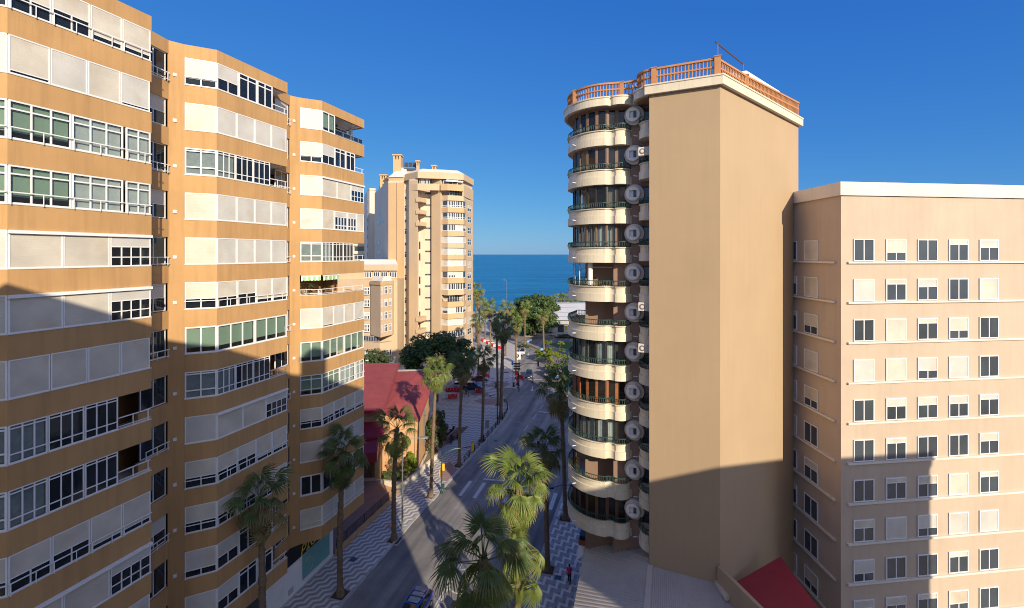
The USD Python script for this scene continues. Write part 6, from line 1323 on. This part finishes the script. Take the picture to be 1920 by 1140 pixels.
# ------------------------------------------------------------------ plastic barriers
def barrier(label, px, py, hd, m, L=1.6, z=.005, group=None):
    c = G(px, py, z); t = thing('barrier', label, 'barrier', (c[0], c[1], z), hd, group)
    pf = Polygon([(-.24, 0), (.24, 0), (.22, .18), (.10, .42), (.08, .95), (-.08, .95), (-.10, .42), (-.22, .18)])
    e = trimesh.creation.extrude_polygon(pf, L, engine='earcut'); v = np.array(e.vertices); part('body', (np.stack([v[:, 2] - L / 2, v[:, 0], v[:, 1]], 1), np.array(e.faces)), m, t)
    for k in (-1, 1): part('foot', MB().box(k * L * .3 - .15, k * L * .3 + .15, -.27, .27, 0, .08), m, t); part('reflector', MB().box(k * L * .25 - .08, k * L * .25 + .08, -.095, -.078, .7, .8), 'sign_white', t)
    part('cap', MB().box(-L * .2, L * .2, -.05, .05, .951, .98), m, t); return t
RW = ['barrier_red', 'barrier_white']
for i, px in enumerate((842, 848, 854, 860)): barrier('red barrier in the row along the side street, ' + ('nearest the fig tree', 'second from the fig tree', 'third from the fig tree', 'last before the shaded palm trunk')[i], px, 735.5 - i * .1, 4, 'barrier_red')
barrier('red barrier lying apart at the corner of the side street', 898, 737, -30, 'barrier_red'); barrier('red barrier at the front of the tables on the plaza', 849, 747, 15, 'barrier_red', 2.0, KH); barrier('white barrier beside the front red barrier on the plaza', 837, 746, 10, 'barrier_white', 1.6, KH)
for i, (px, py, m, lab) in enumerate([(967, 703, 'barrier_red', 'topmost red barrier by the far traffic light'), (969, 713, 'barrier_red', 'middle red barrier by the far traffic light'), (966, 720, 'barrier_white', 'white barrier below the middle red one by the far traffic light'), (971, 722, 'barrier_red', 'front red barrier by the far traffic light'), (977, 711, 'barrier_red', 'red barrier on the road side of the far traffic light'), (960, 707, 'barrier_white', 'white barrier beside the direction boards')]):
    barrier(lab, px, py, 30 + 25 * i, m, 1.5, KH)
for i in range(7): barrier(('red' if i % 2 else 'white') + ' barrier in the far row by the sunlit palms, ' + ('nearest the tower', 'second', 'third', 'fourth', 'fifth', 'sixth', 'last')[i], 908 + i * 4.6, 640 + i * 2.3, -32, RW[i % 2], 2.6, KH)
for i, (px, py) in enumerate([(905, 706), (912, 708), (899, 711)]): barrier('red barrier near the maroon car, ' + ('middle one', 'rightmost one', 'leftmost one')[i], px, py, 20, 'barrier_red', 1.6, KH)
# trestles, litter bin and post on the plaza
for i, (px, py) in enumerate([(866, 745), (873, 744), (884, 743)]):
    c = G(px, py, KH); t = thing('wooden_trestle', 'wooden trestle on the plaza by the side street, ' + ('left one', 'middle one', 'right one beside the yellow post')[i], 'trestle', (c[0], c[1], KH), 15 * i)
    part('top_bar', MB().box(-.7, .7, -.06, .06, .82, .92), 'wood_tan', t)
    for a in (-.6, .6):
        for s_ in (-1, 1): part('leg', MB().tube([(a, 0, .85), (a, s_ * .3, 0)], .035, 4), 'wood_tan', t)
c = G(891.5, 745, KH); t = thing('marker_post', 'thin yellow topped marker post by the trestles', 'post', (c[0], c[1], KH)); part('post', MB().tube([(0, 0, 0), (0, 0, 1.6)], .04, 6), 'pole_grey', t); part('cap', MB().cyl((0, 0, 1.6), .09, .22, 8), 'signal_yellow', t)
c = G(874, 740, KH); t = thing('ticket_post', 'dark slim ticket post in front of the dark blue car', 'post', (c[0], c[1], KH)); part('body', MB().box(-.16, .16, -.12, .12, 0, 1.7), 'panel_dark', t); part('head', MB().box(-.22, .22, -.16, .16, 1.7, 2.0), 'panel_dark', t)
c = G(963, 725, KH); t = thing('litter_bin', 'dark litter bin below the direction boards', 'bin', (c[0], c[1], KH)); part('body', MB().cyl((0, 0, 0), .26, .85, 12), 'panel_dark', t); part('lid', MB().cyl((0, 0, .86), .29, .12, 12), 'pole_dark', t)
c = G(1046, 974, KH)
t = thing('wall_lamp', 'lamp arm reaching from the right pavement palms over the kerb', 'street lamp', (7.0, 53.0, KH)); part('pole', MB().tube([(0, 0, 0), (0, 0, 4.2)], .06, 6), 'pole_dark', t); part('arm', MB().tube([(0, 0, 4.1), (-1.2, -.3, 4.25), (-2.3, -.5, 4.05)], .04, 6), 'pole_dark', t); part('head', MB().box(-2.7, -2.2, -.62, -.38, 3.95, 4.08), 'pole_dark', t)

# ------------------------------------------------------------------ things standing on the balconies
def on_tower(x, y): a = math.radians(RZ); return (RO[0] + x * math.cos(a) - y * math.sin(a), RO[1] + x * math.sin(a) + y * math.cos(a))
def pot_plant(label, xy, z, s, seed, m='bush_leaf'):
    t = thing('potted_plant', label, 'plant', (*xy, z)); part('pot', MB().tube([(0, 0, 0), (0, 0, .3 * s), (0, 0, .42 * s)], [.13 * s, .18 * s, .2 * s], 10), 'terracotta', t)
    part('stem', MB().tube([(0, 0, .4 * s), (.02, 0, .9 * s)], .02, 5), 'bark', t); part('leaves', foliage(np.array([0, 0, 1.0 * s]), .34 * s, .34 * s, .42 * s, 12, 160, .07, seed), m, t)
zb_ = ZP[4] - 1.02
pot_plant('leafy potted plant at the left of the open corner balcony', on_tower(-5.0, 2.2), zb_, 1.1, 1); pot_plant('pale potted plant in the middle of the open corner balcony', on_tower(-4.2, 1.75), zb_, 1.0, 2, 'sage_leaf')
t = thing('balcony_table', 'white round table on the open corner balcony of the brown tower', 'table', (*on_tower(-3.6, 2.0), zb_)); part('tabletop', MB().cyl((0, 0, 1.0), .42, .04, 16), 'white_frame', t); part('leg', MB().cyl((0, 0, 0), .05, 1.0, 8), 'white_frame', t); part('foot', MB().cyl((0, 0, 0), .25, .04, 12), 'white_frame', t)
zl_ = lv(6) - 1.83 - .9
for i, (f, lab) in enumerate(((.35, 'dark potted plant left under the green awnings'), (1.3, 'dark potted plant in the middle under the green awnings'), (4.0, 'tall potted plant right of the green awnings'))):
    q = UB[2] + (UB[3] - UB[2]) / np.linalg.norm(UB[3] - UB[2]) * f + np.array([-.5, .5]) if f < 2 else UB[3] + (UB[4] - UB[3]) / 6.25 * 2.1 + np.array([-.9, 0])
    pot_plant(lab, q, zl_, 1.3, 10 + i)
